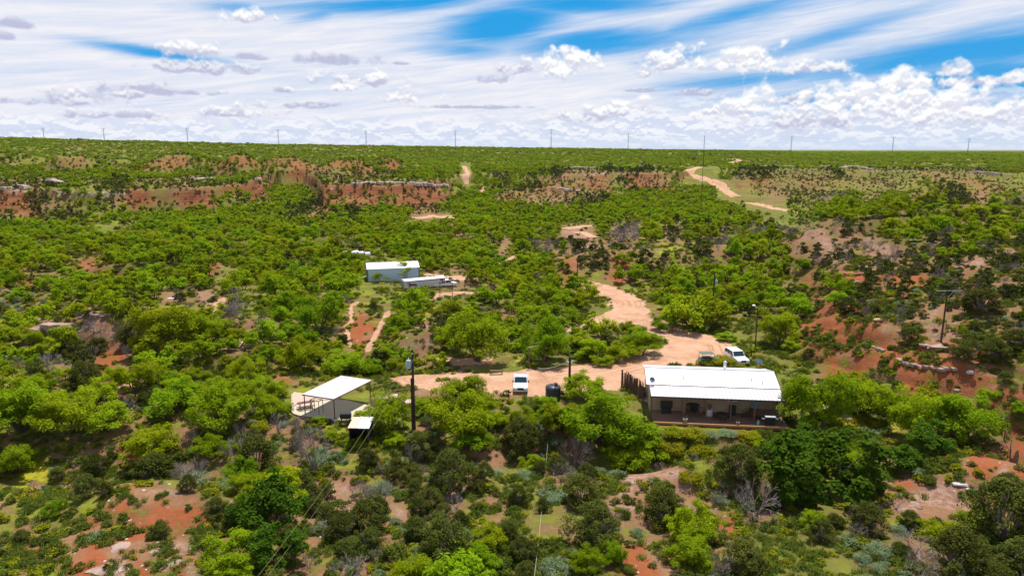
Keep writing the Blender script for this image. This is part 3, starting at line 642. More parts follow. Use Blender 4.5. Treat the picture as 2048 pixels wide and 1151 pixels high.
# ------------------------------------------------------------------ house
def build_house():
    L_ = at_z(1302, 791, 2.45); R_ = at_z(1571, 801, 2.45)
    rz = ang(L_, R_); W = (R_ - L_).length
    h = empty('ranch_house', (L_.x, L_.y, 0), rz)
    tag(h, 'long single-storey ranch house with bright white metal roof and shaded front porch', 'house')
    PD = 2.7; D1 = 3.3; D2 = 4.3; zg = -.75; ez = 3.05; rzz = 4.15
    # local: x along the front, y away from the camera; eave of the porch at y=0
    b = MB(); b.box(.15, W - .25, PD + .15, PD + D1 + D2 - .2, zg, ez - .02)
    b.prism([(PD + .15, ez - .02), (PD + D1, rzz - .08), (PD + D1 + D2 - .2, ez - .02)], .15, W - .25)
    w = b.build('wall', M['tan'], h)
    sd = MB()
    for k in range(13): sd.box(.15, W - .25, PD + .12, PD + .155, zg + .12 + k * .28, zg + .135 + k * .28)
    sd.build('siding_line', M['trim'], w)
    r = MB(); n = 46; wx = (W + .3) / n; X0 = -.35
    def sheet(mb, y0, z0, y1, z1, x0, x1, th=.04):
        mb.add([(x0, y0, z0), (x1, y0, z0), (x1, y1, z1), (x0, y1, z1), (x0, y0, z0 - th), (x1, y0, z0 - th), (x1, y1, z1 - th), (x0, y1, z1 - th)],
               [(0, 1, 2, 3), (7, 6, 5, 4), (0, 4, 5, 1), (1, 5, 6, 2), (2, 6, 7, 3), (3, 7, 4, 0)])
    sheet(r, PD - .15, ez, PD + D1, rzz, X0, W + .05); sheet(r, PD + D1 + .001, rzz, PD + D1 + D2, ez + .1, X0, W + .05)
    for k in range(n + 1):
        x = X0 + k * (W + .36) / n
        r.bar((x, PD - .14, ez + .012), (x, PD + D1, rzz + .012), .022, 4); r.bar((x, PD + D1, rzz + .012), (x, PD + D1 + D2, ez + .11), .022, 4)
    r.bar((X0, PD + D1, rzz + .03), (W + .05, PD + D1, rzz + .03), .07, 6)
    rf = r.build('roof', M['roof'], h)
    for x, y in ((4.4, 4.0), (12.7, 3.9), (14.0, 3.5)):
        zt = ez + (y - PD + .15) / (D1 + .15) * (rzz - ez)
        MB().lathe([(.05, -.05), (.05, .28), (.09, .29), (.09, .34), (.0, .36)], 10, (x, y, zt)).build('vent_pipe', M['steel'], rf)
    MB().lathe([(.17, -.3), (.17, 1.0), (.24, 1.02), (.24, 1.14), (.02, 1.28)], 14, (10.0, PD + D1 + 1.0, rzz - .3)).build('chimney', M['chrome'], rf)
    ra = MB(); ra.bar((W + .07, PD - .15, ez - .05), (W + .07, PD + D1, rzz - .05), .06, 4); ra.bar((W + .07, PD + D1, rzz - .05), (W + .07, PD + D1 + D2, ez + .05), .06, 4)
    MB().bar((X0 - .02, PD - .15, ez - .05), (X0 - .02, PD + D1, rzz - .05), .05, 4).build('rake_trim', M['trim'], rf)
    ra.build('rake_trim', M['trim'], rf)
    p = MB(); sheet(p, -.05, 2.45, PD - .16, 2.98, .0, W + .02)
    pr = p.build('porch_roof', M['porch_roof'], h); p = MB()
    for k in range(34):
        x = .02 + k * (W - .02) / 33; p.bar((x, -.05, 2.462), (x, PD - .16, 2.992), .022, 4)
    p.build('roof_ribs', M['rib'], pr)
    MB().box(0, W, -.09, -.052, 2.27, 2.455).build('fascia', M['trim'], h)
    MB().box(0.02, W, PD - .22, PD - .15, 2.90, 3.0).build('roof_step_trim', M['trim'], h)
    # porch deck and posts
    d = MB()
    for k in range(17): d.box(.3, W + .3, -1.15 + k * .235, -1.15 + k * .235 + .22, -.50, -.44)
    d.box(.3, W + .3, -1.1, PD, -.9, -.51)
    dk = d.build('porch_deck', M['deck'], h)
    MB().box(.28, W + .32, -1.24, -1.155, -.62, -.40).build('deck_edge', M['orange'], dk)  # strip painted bright orange for the sunlit line along the deck front
    for k, x in enumerate((.12, 4.0, 6.7, 9.6, 12.4, W - .1)):
        MB().box(x - .07, x + .07, -.02, .12, -.44, 2.36).build('porch_post', M['wood'], h)
    # wall features
    wn = MB().box(9.85, 10.85, PD + .06, PD + .10, 1.25, 2.1).build('window', M['glass'], h)
    f = MB(); f.box(9.75, 10.95, PD + .03, PD + .09, 1.13, 1.25); f.box(9.75, 10.95, PD + .03, PD + .09, 2.1, 2.2); f.box(9.75, 9.85, PD + .03, PD + .09, 1.25, 2.1); f.box(10.85, 10.95, PD + .03, PD + .09, 1.25, 2.1)
    f.build('window_frame', M['white'], wn)
    dr = MB().box(12.55, 13.5, PD + .05, PD + .10, .35, 2.4).build('door', M['teal'], h)
    MB().box(12.62, 12.68, PD, PD + .05, 1.2, 1.35).build('handle', M['chrome'], dr)
    # fireplace front with mantel
    fp = MB(); fp.box(4.15, 4.6, PD - .35, PD + .12, -.44, 2.6); fp.box(6.3, 6.75, PD - .35, PD + .12, -.44, 2.6); fp.box(4.6, 6.3, PD - .3, PD + .12, 1.2, 1.45); fp.box(4.6, 6.3, PD - .25, PD + .1, 2.05, 2.6)
    fp.prism([(4.6, .75), (5.45, 1.0), (6.3, .75), (6.3, 1.19), (4.6, 1.19)], PD - .3, PD + .1, 'y')
    fp.build('fireplace_surround', M['lattice_wood'], h)
    MB().box(4.62, 6.28, PD - .1, PD + .11, -.44, .74).build('fireplace_opening', M['black'], h)
    # raised entrance deck with railing and steps at the right end
    e = MB(); e.box(12.3, W + .1, .4, PD + .1, .22, .32)
    for k in range(5): e.box(11.25 + k * .21, 11.25 + k * .21 + .24, 1.3, 2.5, -.44 + k * .13, -.40 + k * .13)
    e.build('entrance_landing', M['wood'], h)
    rl = MB(); rl.box(12.3, W + .1, .38, .44, 1.12, 1.2); rl.box(12.3, W + .1, .38, .43, .42, .48)
    for k in range(26): rl.box(12.3 + k * .15, 12.34 + k * .15, .39, .43, .48, 1.12)
    rl.bar((11.2, 1.3, .5), (12.3, 1.3, 1.2), .04, 4)
    for k in range(7): rl.bar((11.25 + k * .16, 1.3, -.4 + k * .11), (11.25 + k * .16, 1.3, .52 + k * .1), .022, 4)
    rl.build('railing', M['wood'], h)
    sk = MB()
    for k in range(8): sk.box(.3 + k * 1.9, .3 + k * 1.9 + .18, -1.1, -.9, -2.4, -.5)
    sk.box(.35, W, -.7, 1.0, -2.2, -.92)
    sk.build('deck_footing', M['wood'], h)
    return h, W, PD
HOUSE, HW, HPD = build_house(); hm = HOUSE.matrix_basis.copy()
def hp(x, y, z): return hm @ Vector((x, y, z))
HRZ = HOUSE.rotation_euler.z

def dish(loc, rz, tilt, mat, name, label, k=1.0):
    t = empty(name, loc, rz); tag(t, label, 'satellite dish')
    prof = [(.02, 0), (.15, .012), (.28, .05), (.36, .10), (.37, .11), (.36, .12), (.28, .075), (.15, .035), (.02, .02)]
    m = MB(); m.lathe([(r_ * k, z_ * k) for r_, z_ in prof], 18); d = m.build('reflector', mat, t, smooth=True); d.location = (0, -.08, .62 * k); d.rotation_euler = (tilt, 0, 0)
    MB().path([(0, 0, 0), (0, 0, .5 * k), (0, -.06, .62 * k)], .025).build('mast', M['steel'], t)
    a = MB(); a.bar((0, -.1, .6 * k), (0, -.1 - .45 * k * math.sin(tilt), .6 * k + .45 * k * math.cos(tilt) * .6), .015); a.box(-.05, .05, -.16 - .45 * k * math.sin(tilt), -.05 - .45 * k * math.sin(tilt), .6 * k + .2 * k, .6 * k + .32 * k)
    a.build('receiver_arm', M['black'], t)
dish(hp(.25, HPD - .1, 3.0), HRZ + .5, R(55), M['dish'], 'satellite_dish', 'small dark satellite dish on the left front edge of the white house roof')
dish(hp(HW - 1.0, HPD + 7.2, 3.2), HRZ + 2.6, R(60), M['dish'], 'satellite_dish', 'larger grey satellite dish rising behind the right end of the white house roof', 1.5)

def porch_things():
    zf = -.44
    t = empty('television', hp(2.15, 1.9, zf), HRZ); tag(t, 'wide black screen standing against the tan wall on the left of the porch', 'television')
    MB().box(-.75, .75, -.05, .05, .75, 1.65).build('screen', M['black'], t, .02); MB().box(-.6, .6, -.2, .2, 0, .72).build('stand', M['black'], t, .02)
    for i, (x, y, a, lb) in enumerate(((4.75, 1.2, .15, 'wooden rocking chair on the porch, left of the two before the fireplace'), (6.15, 1.2, -.15, 'wooden rocking chair on the porch, right of the two before the fireplace'))):
        c = empty('rocking_chair', hp(x, y, zf), HRZ + a); tag(c, lb, 'rocking chair', 'rocking chairs before the porch fireplace')
        MB().box(-.3, .3, -.28, .28, .42, .47).build('seat', M['wood'], c)
        k = MB()
        for q in range(6): k.box(-.27 + q * .1, -.22 + q * .1, .25, .29, .5, 1.15)
        k.box(-.3, .3, .24, .3, 1.1, 1.24); k.build('backrest', M['wood'], c)
        for s in (-1, 1):
            MB().path([(s * .27, -.55, .09), (s * .27, -.2, .03), (s * .27, .3, .03), (s * .27, .65, .11)], .025, 5).build('rocker', M['wood'], c)
            MB().bar((s * .27, -.25, .04), (s * .27, -.25, .68), .025).build('leg', M['wood'], c); MB().bar((s * .27, .26, .04), (s * .27, .26, .68), .025).build('leg', M['wood'], c)
            MB().box(s * .3 - .04, s * .3 + .04, -.3, .3, .66, .69).build('armrest', M['wood'], c)
    t = empty('side_table', hp(7.4, 1.8, zf), HRZ); tag(t, 'small cloth-covered table with rounded top on the middle of the porch', 'table')
    MB().lathe([(.45, 0), (.42, .5), (.40, .74), (.42, .78), (.42, .80)], 18).build('tablecloth', M['hay'], t); 
    t = empty('table_lamp', hp(7.4, 1.8, zf + .8), HRZ); tag(t, 'dark shaded lamp standing on the cloth-covered porch table', 'lamp')
    MB().lathe([(.12, 0), (.04, .05), (.04, .3)], 10).build('base', M['black'], t); MB().lathe([(.28, .3), (.14, .62), (.13, .62)], 14).build('lamp_shade', M['wood'], t)
    t = empty('patio_table', hp(8.7, .7, zf), HRZ); tag(t, 'dark round patio table in the porch shade right of the fireplace', 'table')
    MB().lathe([(.6, .70), (.6, .74)], 20).build('tabletop', M['black'], t); MB().lathe([(.3, 0), (.04, .06), (.04, .7)], 10).build('pedestal', M['black'], t)
    for i, (x, y, a, w_) in enumerate(((7.9, .4, -1.4, 'left of'), (9.5, .5, 1.5, 'right of'), (8.7, -.35, 3.1, 'in front of'))):
        c = empty('patio_chair', hp(x, y, zf), HRZ + a); tag(c, 'dark metal patio chair ' + w_ + ' the round porch table', 'chair', 'patio chairs round the porch table')
        MB().box(-.24, .24, -.24, .24, .42, .45).build('seat', M['black'], c); MB().box(-.24, .24, .2, .24, .5, .9).build('backrest', M['black'], c)
        for sx in (-1, 1):
            for sy in (-1, 1): MB().bar((sx * .22, sy * .22, 0), (sx * .22, sy * .22, .44), .015).build('leg', M['black'], c)
    t = empty('barbecue_grill', hp(14.1, -.6, zf), HRZ); tag(t, 'barbecue grill with flat white lid at the right end of the porch', 'grill')
    MB().box(-.62, .62, -.28, .28, 1.0, 1.13).build('lid', M['white'], t, .03); MB().box(-.5, .5, -.25, .25, .1, .98).build('cabinet', M['black'], t, .02)
    MB().box(-1.0, -.63, -.22, .22, .80, .84).build('shelf', M['silver'], t); MB().box(.63, 1.0, -.22, .22, .80, .84).build('shelf', M['silver'], t)
    t = empty('refrigerator', hp(10.3, 2.3, zf), HRZ); tag(t, 'squat black cooler cabinet against the tan wall beside the porch steps', 'cooler')
    MB().box(-.35, .35, -.3, .3, 0, 1.15).build('cabinet', M['black'], t, .02); MB().box(-.33, .33, -.34, -.305, .05, 1.1).build('door', M['black'], t)
    for (x, sc, mt, lb) in ((4.1, 1.0, 'lattice_wood', 'round tan flower pot on the sunlit orange porch edge below the left rocking chair'), (10.3, .7, 'lattice_wood', 'small tan flower pot on the sunlit orange porch edge below the black cooler')):
        t = empty('flower_pot', hp(x, -.95, zf), HRZ); tag(t, lb, 'flower pot')
        MB().lathe([(.2 * sc, 0), (.32 * sc, .35 * sc), (.30 * sc, .5 * sc), (.24 * sc, .5 * sc)], 14).build('pot', M[mt], t, smooth=True)
        q = MB()
        for k in range(26):
            a = k * 2.4; r_ = .3 * sc * random.random(); q.bar((0, 0, .45 * sc), (r_ * math.cos(a) * 1.4, r_ * math.sin(a) * 1.4, (.6 + .5 * random.random()) * sc), .03, 4, .004)
        q.build('plant', M['green'], t)
    t = empty('gas_bottle', hp(12.7, -.8, zf), HRZ); tag(t, 'small pale teal gas bottle beside the porch grill', 'gas bottle')
    MB().lathe([(.14, 0), (.16, .05), (.16, .38), (.08, .48)], 14).build('body', M['teal'], t, smooth=True); MB().lathe([(.09, .46), (.09, .58)], 10).build('collar', M['teal'], t)
porch_things()

def stake_fence(a, b, label, hgt=2.3):
    a, b = Vector(a), Vector(b); L = (b - a).length; d = (b - a) / L
    t = empty('cedar_stake_fence', a); tag(t, label, 'fence')
    n = int(L / .115); m = MB()
    for k in range(n):
        p = d * (k * L / n); z = Hs(a.x + p.x, a.y + p.y) - a.z; hh = hgt * random.uniform(.86, 1.12)
        o = Vector((random.uniform(-.05, .05), random.uniform(-.05, .05), 0))
        m.bar(p + o + Vector((0, 0, z - .2)), p + o * 1.6 + Vector((random.uniform(-.04, .04), 0, z + hh)), random.uniform(.06, .085), 5, .045)
    m.build('stakes', M['cedar'], t)
    for zz in (.5, 1.4): MB().bar(Vector((0, .08, zz)), d * L + Vector((0, .08, zz + Hs(b.x, b.y) - a.z)), .03, 5).build('rail', M['cedar'], t)
qa = at(1238, 783); qb = at(1298, 779)
stake_fence(at(1243, 771), hp(-.4, HPD + 2.2, -.05), 'rough upright cedar stake fence standing left of the white-roofed house')
stake_fence(hp(HW + .3, HPD + 3.0, -.05), at(1652, 790), 'low dark cedar stake fence running behind the tree right of the house', 1.5)

# ------------------------------------------------------------------ pavilion and its yard
def frame_from(a, b):
    a = Vector(a); b = Vector(b); return a, ang(a, b), (b - a).length
def build_pavilion():
    RL, RT, RR, RB = [at_z(*p, 2.75) for p in ((604, 787.5), (682, 750.5), (743, 759.5), (667, 797))]
    c = (RL + RT + RR + RB) / 4
    t = empty('open_pavilion', (c.x, c.y, 0)); tag(t, 'open steel pavilion with flat white roof on four red posts over a concrete slab', 'pavilion')
    q = [v - Vector((c.x, c.y, 0)) for v in (RL, RT, RR, RB)]
    m = MB(); V = [tuple(v) for v in q] + [(v.x, v.y, v.z - .05) for v in q]
    m.add(V, [(0, 1, 2, 3), (7, 6, 5, 4), (0, 4, 5, 1), (1, 5, 6, 2), (2, 6, 7, 3), (3, 7, 4, 0)])
    for k in range(1, 30):
        f = k / 30; m.bar(q[0].lerp(q[3], f) + Vector((0, 0, .01)), q[1].lerp(q[2], f) + Vector((0, 0, .01)), .02, 4)
    m.build('roof', M['roof'], t)
    cc = (q[0] + q[2]) / 2
    ins = [v + (cc - v).normalized() * .25 for v in q]
    for i in range(4):
        a, b = q[i], q[(i + 1) % 4]
        MB().bar(Vector((a.x, a.y, 2.64)), Vector((b.x, b.y, 2.64)), .065, 4).build('beam', M['rust'], t)
        p = ins[i]; MB().bar((p.x, p.y, -.1), (p.x, p.y, 2.62), .065, 8).build('post', M['rust'], t)
    for f in (.33, .66):
        a = q[0].lerp(q[3], f); b = q[1].lerp(q[2], f); MB().bar(Vector((a.x, a.y, 2.66)), Vector((b.x, b.y, 2.66)), .04, 4).build('rafter', M['rust'], t)
build_pavilion()
def slab(name, label, pix, z0, z1, mat, cat='slab', edge=None):
    P_ = [at_z(px, py, z1) for px, py in pix]; c = sum(P_, Vector()) / len(P_)
    m = MB(); n = len(P_); V = [(p.x - c.x, p.y - c.y, z1) for p in P_] + [(p.x - c.x, p.y - c.y, z0) for p in P_]
    m.add(V, [tuple(range(n)), tuple(range(n, 2 * n))[::-1]] + [(i, n + i, n + (i + 1) % n, (i + 1) % n) for i in range(n)])
    if edge:
        t = empty(name, (c.x, c.y, 0)); tag(t, label, cat); m.build('slab', mat, t)
        e = MB(); V = [Vector(v) for v in V[:n]]
        for i in range(n): e.bar(V[i] + Vector((0, 0, -.03)), V[(i + 1) % n] + Vector((0, 0, -.03)), .07, 4)
        e.build('edging', edge, t); return t
    o = m.build(name, mat); o.location = (c.x, c.y, 0); tag(o, label, cat); return o
slab('concrete_slab', 'pale yellowish concrete slab under the white-roofed pavilion', [(578, 817), (587, 827), (600, 831), (640, 836), (668, 841), (736, 836), (783, 813), (736, 809), (690, 798), (640, 800), (598, 806)], -.3, .10, M['conc'], 'slab', M['rust'])
slab('concrete_patio', 'pinkish concrete patio left of and behind the pavilion', [(578, 816), (583, 800), (582, 789), (588, 783), (640, 790), (678, 796.5), (689, 797.5), (640, 799.6), (597, 805.6)], -.3, .075, M['conc2'], 'patio')
slab('fire_pit_slab', 'small pale slab with dark timber edge between the pavilion and the tall pole', [(765, 796), (784, 785), (797, 786), (791, 803)], -.2, .08, M['conc2'], 'slab', M['rust'])
slab('stepping_slab', 'pale pinkish slab lying just left of the tall transformer pole', [(800, 804), (818, 797), (826, 799), (824, 804), (808, 808)], -.2, .08, M['conc2'])
slab('old_foundation', 'thin pale square of old concrete alone in the brush far left of the pavilion', [(466, 686), (478, 677), (502, 677), (492, 686)], -1.5, at(484, 682).z + .12, M['conc2'], 'foundation')
slab('side_patio', 'pale bare concrete patch at the left end of the house inside the cedar fence', [(1262, 788), (1272, 779), (1298, 779), (1298, 800), (1280, 798)], -.4, .03, M['conc2'], 'patio')
slab('side_patio', 'pale concrete patch showing behind the forked tree at the right end of the house', [(1588, 806), (1600, 792), (1650, 794), (1692, 818), (1712, 836), (1690, 838), (1640, 828)], -.9, .05, M['conc2'], 'patio')
def picnic():
    p = at_z(612, 815, .1); t = empty('picnic_table', p, .45); tag(t, 'dark picnic table with benches on the slab at the left edge of the pavilion', 'picnic table')
    MB().box(-1.0, 1.0, -.38, .38, .72, .77).build('tabletop', M['rust'], t)
    for s in (-1, 1):
        MB().box(-1.0, 1.0, s * .75 - .13, s * .75 + .13, .42, .46).build('bench', M['rust'], t)
        MB().bar((s * .7, -.8, 0), (s * .7, .2, .72), .04, 5).bar((s * .7, .8, 0), (s * .7, -.2, .72), .04, 5).bar((s * .7, -.85, .4), (s * .7, .85, .4), .03, 5).build('leg', M['rust'], t)
    a, b, c, d = [at_z(*q, 1.75) for q in ((620, 799), (628, 795.5), (645, 798.5), (637, 802.5))]; cc = (a + b + c + d) / 4
    t = empty('swing_frame', (cc.x, cc.y, .1)); tag(t, 'open cube-like red steel swing frame under the front of the pavilion roof', 'frame')
    Q = [v - Vector((cc.x, cc.y, .1)) for v in (a, b, c, d)]
    for i in range(4):
        MB().bar(Q[i], Q[(i + 1) % 4], .04, 5).build('top_rail', M['rust'], t); MB().bar((Q[i].x, Q[i].y, 0), Q[i], .04, 5).build('post', M['rust'], t)
    t = empty('metal_windbreak', at_z(747, 817, .1), .0); tag(t, 'folded corrugated metal windbreak standing on the right of the pavilion slab', 'windbreak')
    a = at_z(740, 812, .1) - Vector(t.location); b = at_z(752, 820, .1) - Vector(t.location); c = at_z(761, 811, .1) - Vector(t.location)
    for (u, v, mt) in ((a, b, 'lattice_wood'), (b, c, 'silver')):
        m = MB(); n = 6
        for k in range(n):
            z0 = .05 + k * .2; off = Vector((v - u).cross(Vector((0, 0, 1)))).normalized() * .05
            m.add([u + Vector((0, 0, z0)), v + Vector((0, 0, z0)), v + off + Vector((0, 0, z0 + .1)), u + off + Vector((0, 0, z0 + .1)), v + Vector((0, 0, z0 + .2)), u + Vector((0, 0, z0 + .2))], [(0, 1, 2, 3), (3, 2, 4, 5)])
        m.build('panel', M[mt], t)
    for p_ in (a, b, c): MB().bar(p_, p_ + Vector((0, 0, 1.3)), .03, 5).build('post', M['steel'], t)
    t = empty('smoker_grill', at_z(692, 843, .1), .1); tag(t, 'black box smoker on legs at the near edge of the pavilion slab', 'smoker')
    MB().box(-.65, .65, -.35, .35, .45, 1.05).build('firebox', M['black'], t, .08); MB().box(-.62, .62, -.32, .32, 1.06, 1.12).build('lid', M['black'], t, .03)
    for sx in (-1, 1):
        for sy in (-1, 1): MB().bar((sx * .5, sy * .28, 0), (sx * .5, sy * .28, .46), .03).build('leg', M['black'], t)
    # small lean-to shed below the slab
    q = [at_z(*v, 1.9) for v in ((695, 855), (707, 837), (748, 837), (738, 856))]; c = sum(q, Vector()) / 4
    g = Hs(c.x, c.y); t = empty('lean_to_shed', (c.x, c.y, g)); tag(t, 'small dark shed with sloping half bare half white sheet roof below the pavilion slab', 'shed')
    Q = [v - Vector((c.x, c.y, g)) for v in q]; Q[1].z += .25; Q[2].z += .25
    def quad(mb, a, b, c_, d, th=.05): mb.add([a, b, c_, d] + [v - Vector((0, 0, th)) for v in (a, b, c_, d)], [(0, 1, 2, 3), (7, 6, 5, 4), (0, 4, 5, 1), (1, 5, 6, 2), (2, 6, 7, 3), (3, 7, 4, 0)]); return mb
    f = .43
    quad(MB(), Q[0], Q[1], Q[1].lerp(Q[2], f), Q[0].lerp(Q[3], f)).build('roof', M['pinkwood'], t)
    quad(MB(), Q[0].lerp(Q[3], f + .005), Q[1].lerp(Q[2], f + .005), Q[2], Q[3]).build('roof', M['roof'], t)
    cen = sum(Q, Vector()) / 4; I = [v.lerp(cen, .12) for v in Q]; m = MB()
    for i in range(4):
        a, b = I[i], I[(i + 1) % 4]
        if i == 3: continue
        m.add([(a.x, a.y, -.6), (b.x, b.y, -.6), (b.x, b.y, b.z - .08), (a.x, a.y, a.z - .08)], [(0, 1, 2, 3)])
    m.build('wall', M['black'], t)
    for v in I: MB().bar((v.x, v.y, -.5), (v.x, v.y, v.z - .06), .06, 5).build('post', M['pole'], t)
    # logs by the fire pit
    for i, (px, py, a, L, lb) in enumerate(((797, 798, .6, 2.0, 'dark charred log leaning across the fire pit slab'), (803, 802, 2.2, 1.7, 'dark log lying between the two pale slabs by the pole'), (786, 784, .1, 2.2, 'long dark timber along the far edge of the fire pit slab'), (806, 794, 1.1, 1.5, 'short reddish log at the back of the log pile by the pole'))):
        p = at_z(px, py, .2); m = MB().bar((-L / 2 * math.cos(a), -L / 2 * math.sin(a), .05), (L / 2 * math.cos(a), L / 2 * math.sin(a), .25), .16, 8, .13)
        o = m.build('log', M['cedar'] if i < 3 else M['rust']); o.location = p; tag(o, lb, 'log')
picnic()

# ------------------------------------------------------------------ vehicles
def wheel(t, x, y, r=.39, w=.24):
    o = empty('wheel', (x, y, r)); o.parent = t
    ty = MB(); n = 18; V = []
    prof = [(-w / 2, r * .62), (-w / 2, r * .93), (-w * .3, r), (w * .3, r), (w / 2, r * .93), (w / 2, r * .62)]
    for (a, rr) in prof:
        for i in range(n): V.append((a, rr * math.cos(2 * math.pi * i / n), rr * math.sin(2 * math.pi * i / n)))
    Fs = [(j * n + i, j * n + (i + 1) % n, (j + 1) * n + (i + 1) % n, (j + 1) * n + i) for j in range(5) for i in range(n)]
    ty.add(V, Fs).build('tyre', M['tyre'], o, smooth=True)
    MB().bar((-w * .42, 0, 0), (w * .42, 0, 0), r * .62, 14).build('rim', M['chrome'], o)
def pickup(name, loc, rz, label, cat='pickup truck', bed=True, L=5.7, cabin=(2.0, 4.0), flat_bed=False, suv=False):
    """front towards local -y, wheels at +-x; y=0 at the front bumper"""
    t = empty(name, loc, rz); tag(t, label, cat)
    w = .98; zf = .48
    hood = 1.12; belt = 1.16; cab0 = 1.45; cab1 = 3.35 if not suv else L - .15; top = 1.86
    b = MB()
    b.prism([(0.05, zf), (0.0, .85), (.12, 1.02), (1.35, hood), (cab0 + .05, belt), (cab1, belt), (cab1, zf)], -w, w)
    body = b.build('body', M['white'], t, .06, True, 3)
    c = MB(); i = .14
    V = [(-w + .03, cab0, belt - .02), (w - .03, cab0, belt - .02), (w - .03, cab1, belt - .02), (-w + .03, cab1, belt - .02), (-w + i, cab0 + .62, top), (w - i, cab0 + .62, top), (w - i, cab1 - (.22 if not suv else .35), top), (-w + i, cab1 - (.22 if not suv else .35), top)]
    c.add(V, [(3, 2, 1, 0), (4, 5, 6, 7), (0, 1, 5, 4), (1, 2, 6, 5), (2, 3, 7, 6), (3, 0, 4, 7)])
    c.build('cab', M['white'], t, .05, True, 3)
    def off(q, n, d=.012): return [Vector(v) + Vector(n) * d for v in q]
    def panel(a, b_, c_, d, u0, u1, v0, v1):
        P_ = lambda u, v: Vector(a).lerp(Vector(b_), u).lerp(Vector(d).lerp(Vector(c_), u), v)
        return [P_(u0, v0), P_(u1, v0), P_(u1, v1), P_(u0, v1)]
    q = panel(V[0], V[1], V[5], V[4], .05, .95, .08, .92); MB().add(off(q, (0, -.8, .6), .02), [(0, 1, 2, 3)]).build('windscreen', M['glass'], t)
    q = panel(V[3], V[2], V[6], V[7], .1, .9, .2, .85); MB().add(off(q, (0, .95, .2), .02), [(0, 1, 2, 3)]).build('rear_window', M['glass'], t)
    for s, (a, b_, c_, d) in ((-1, (V[3], V[0], V[4], V[7])), (1, (V[2], V[1], V[5], V[6]))):
        for (u0, u1) in (((.10, .48), (.52, .90)) if not suv else ((.08, .36), (.39, .66), (.69, .92))):
            q = panel(a, b_, c_, d, u0, u1, .12, .88); MB().add(off(q, (s, 0, .2), .02), [(0, 1, 2, 3)]).build('side_window', M['glass'], t)
        MB().box(s * (w + .02) - .02 * s - .02, s * (w + .16), cab0 + .30, cab0 + .42, 1.12, 1.34).build('wing_mirror', M['black'], t)
        MB().box(s * .62 - .22, s * .62 + .22, -.025, .06, .72, .90).build('headlight', M['lamp'], t, .02)
    g = MB().box(-.42, .42, -.02, .08, .66, .92).build('grille', M['black'], t)
    MB().box(-.96, .96, -.12, .1, .44, .62).build('bumper', M['chrome'], t, .03)
    MB().box(-.2, .2, -.13, -.121, .48, .58).build('licence_plate', M['hay'], t)
    if not suv:
        if not flat_bed:
            m = MB(); m.box(-w, -w + .09, cab1 + .04, L, zf + .1, belt); m.box(w - .09, w, cab1 + .04, L, zf + .1, belt); m.box(-w + .09, w - .09, L - .08, L, zf + .1, belt - .02); m.box(-w + .09, w - .09, cab1 + .04, cab1 + .1, zf + .1, belt); m.box(-w + .09, w - .09, cab1 + .1, L - .08, zf + .1, .68)
            m.build('bed', M['white'], t, .02)
            MB().box(-w + .1, w - .1, cab1 + .11, L - .09, .682, .70).build('bed_liner', M['black'], t)
        else:
            MB().box(-1.1, 1.1, cab1 + .05, L, .85, .95).build('flat_bed', M['white'], t, .02)
    for s in (-1, 1):
        wheel(t, s * (w - .13), .95); wheel(t, s * (w - .13), L - 1.15)
    return t
p = at_z(1041, 788, 0.0); pickup('parked_pickup', (p.x, p.y, Hs(p.x, p.y)), -.03, 'white pickup truck facing the camera beside the dirt road and the dark water tank')
p = at_z(1487, 732, 0.0); pickup('parked_suv', (p.x, p.y, Hs(p.x, p.y)), .16, 'white four-wheel-drive car parked behind the house roof beside green bushes', 'car', suv=True, L=4.9)
def utility_vehicle():
    p = at_z(1418, 727, 0); t = empty('utility_vehicle', (p.x, p.y, 0), .1); tag(t, 'dark green utility buggy half hidden by bushes left of the white car behind the house', 'buggy')
    MB().box(-1.5, 1.5, -.7, .7, .45, .95).build('body', M['green'], t, .08); MB().box(-1.45, .55, -.68, .68, 1.72, 1.80).build('roof', M['green'], t, .03)
    for x in (-1.4, .5):
        for y in (-.62, .62): MB().bar((x, y, .9), (x, y, 1.75), .035).build('roof_post', M['black'], t)
    MB().box(-.9, .2, -.5, .5, .95, 1.15).build('seat', M['black'], t, .04); MB().box(-1.56, -1.50, -.6, .6, .6, 1.0).build('tailgate', M['teal'], t)
    for x in (-1.0, 1.0):
        for y in (-.72, .72):
            o = empty('wheel', (x, y, .33)); o.parent = t; MB().bar((0, -.12, 0), (0, .12, 0), .33, 14).build('tyre', M['tyre'], o); MB().bar((0, -.13, 0), (0, .13, 0), .17, 10).build('rim', M['steel'], o)
utility_vehicle()
TR0 = at(809, 581)
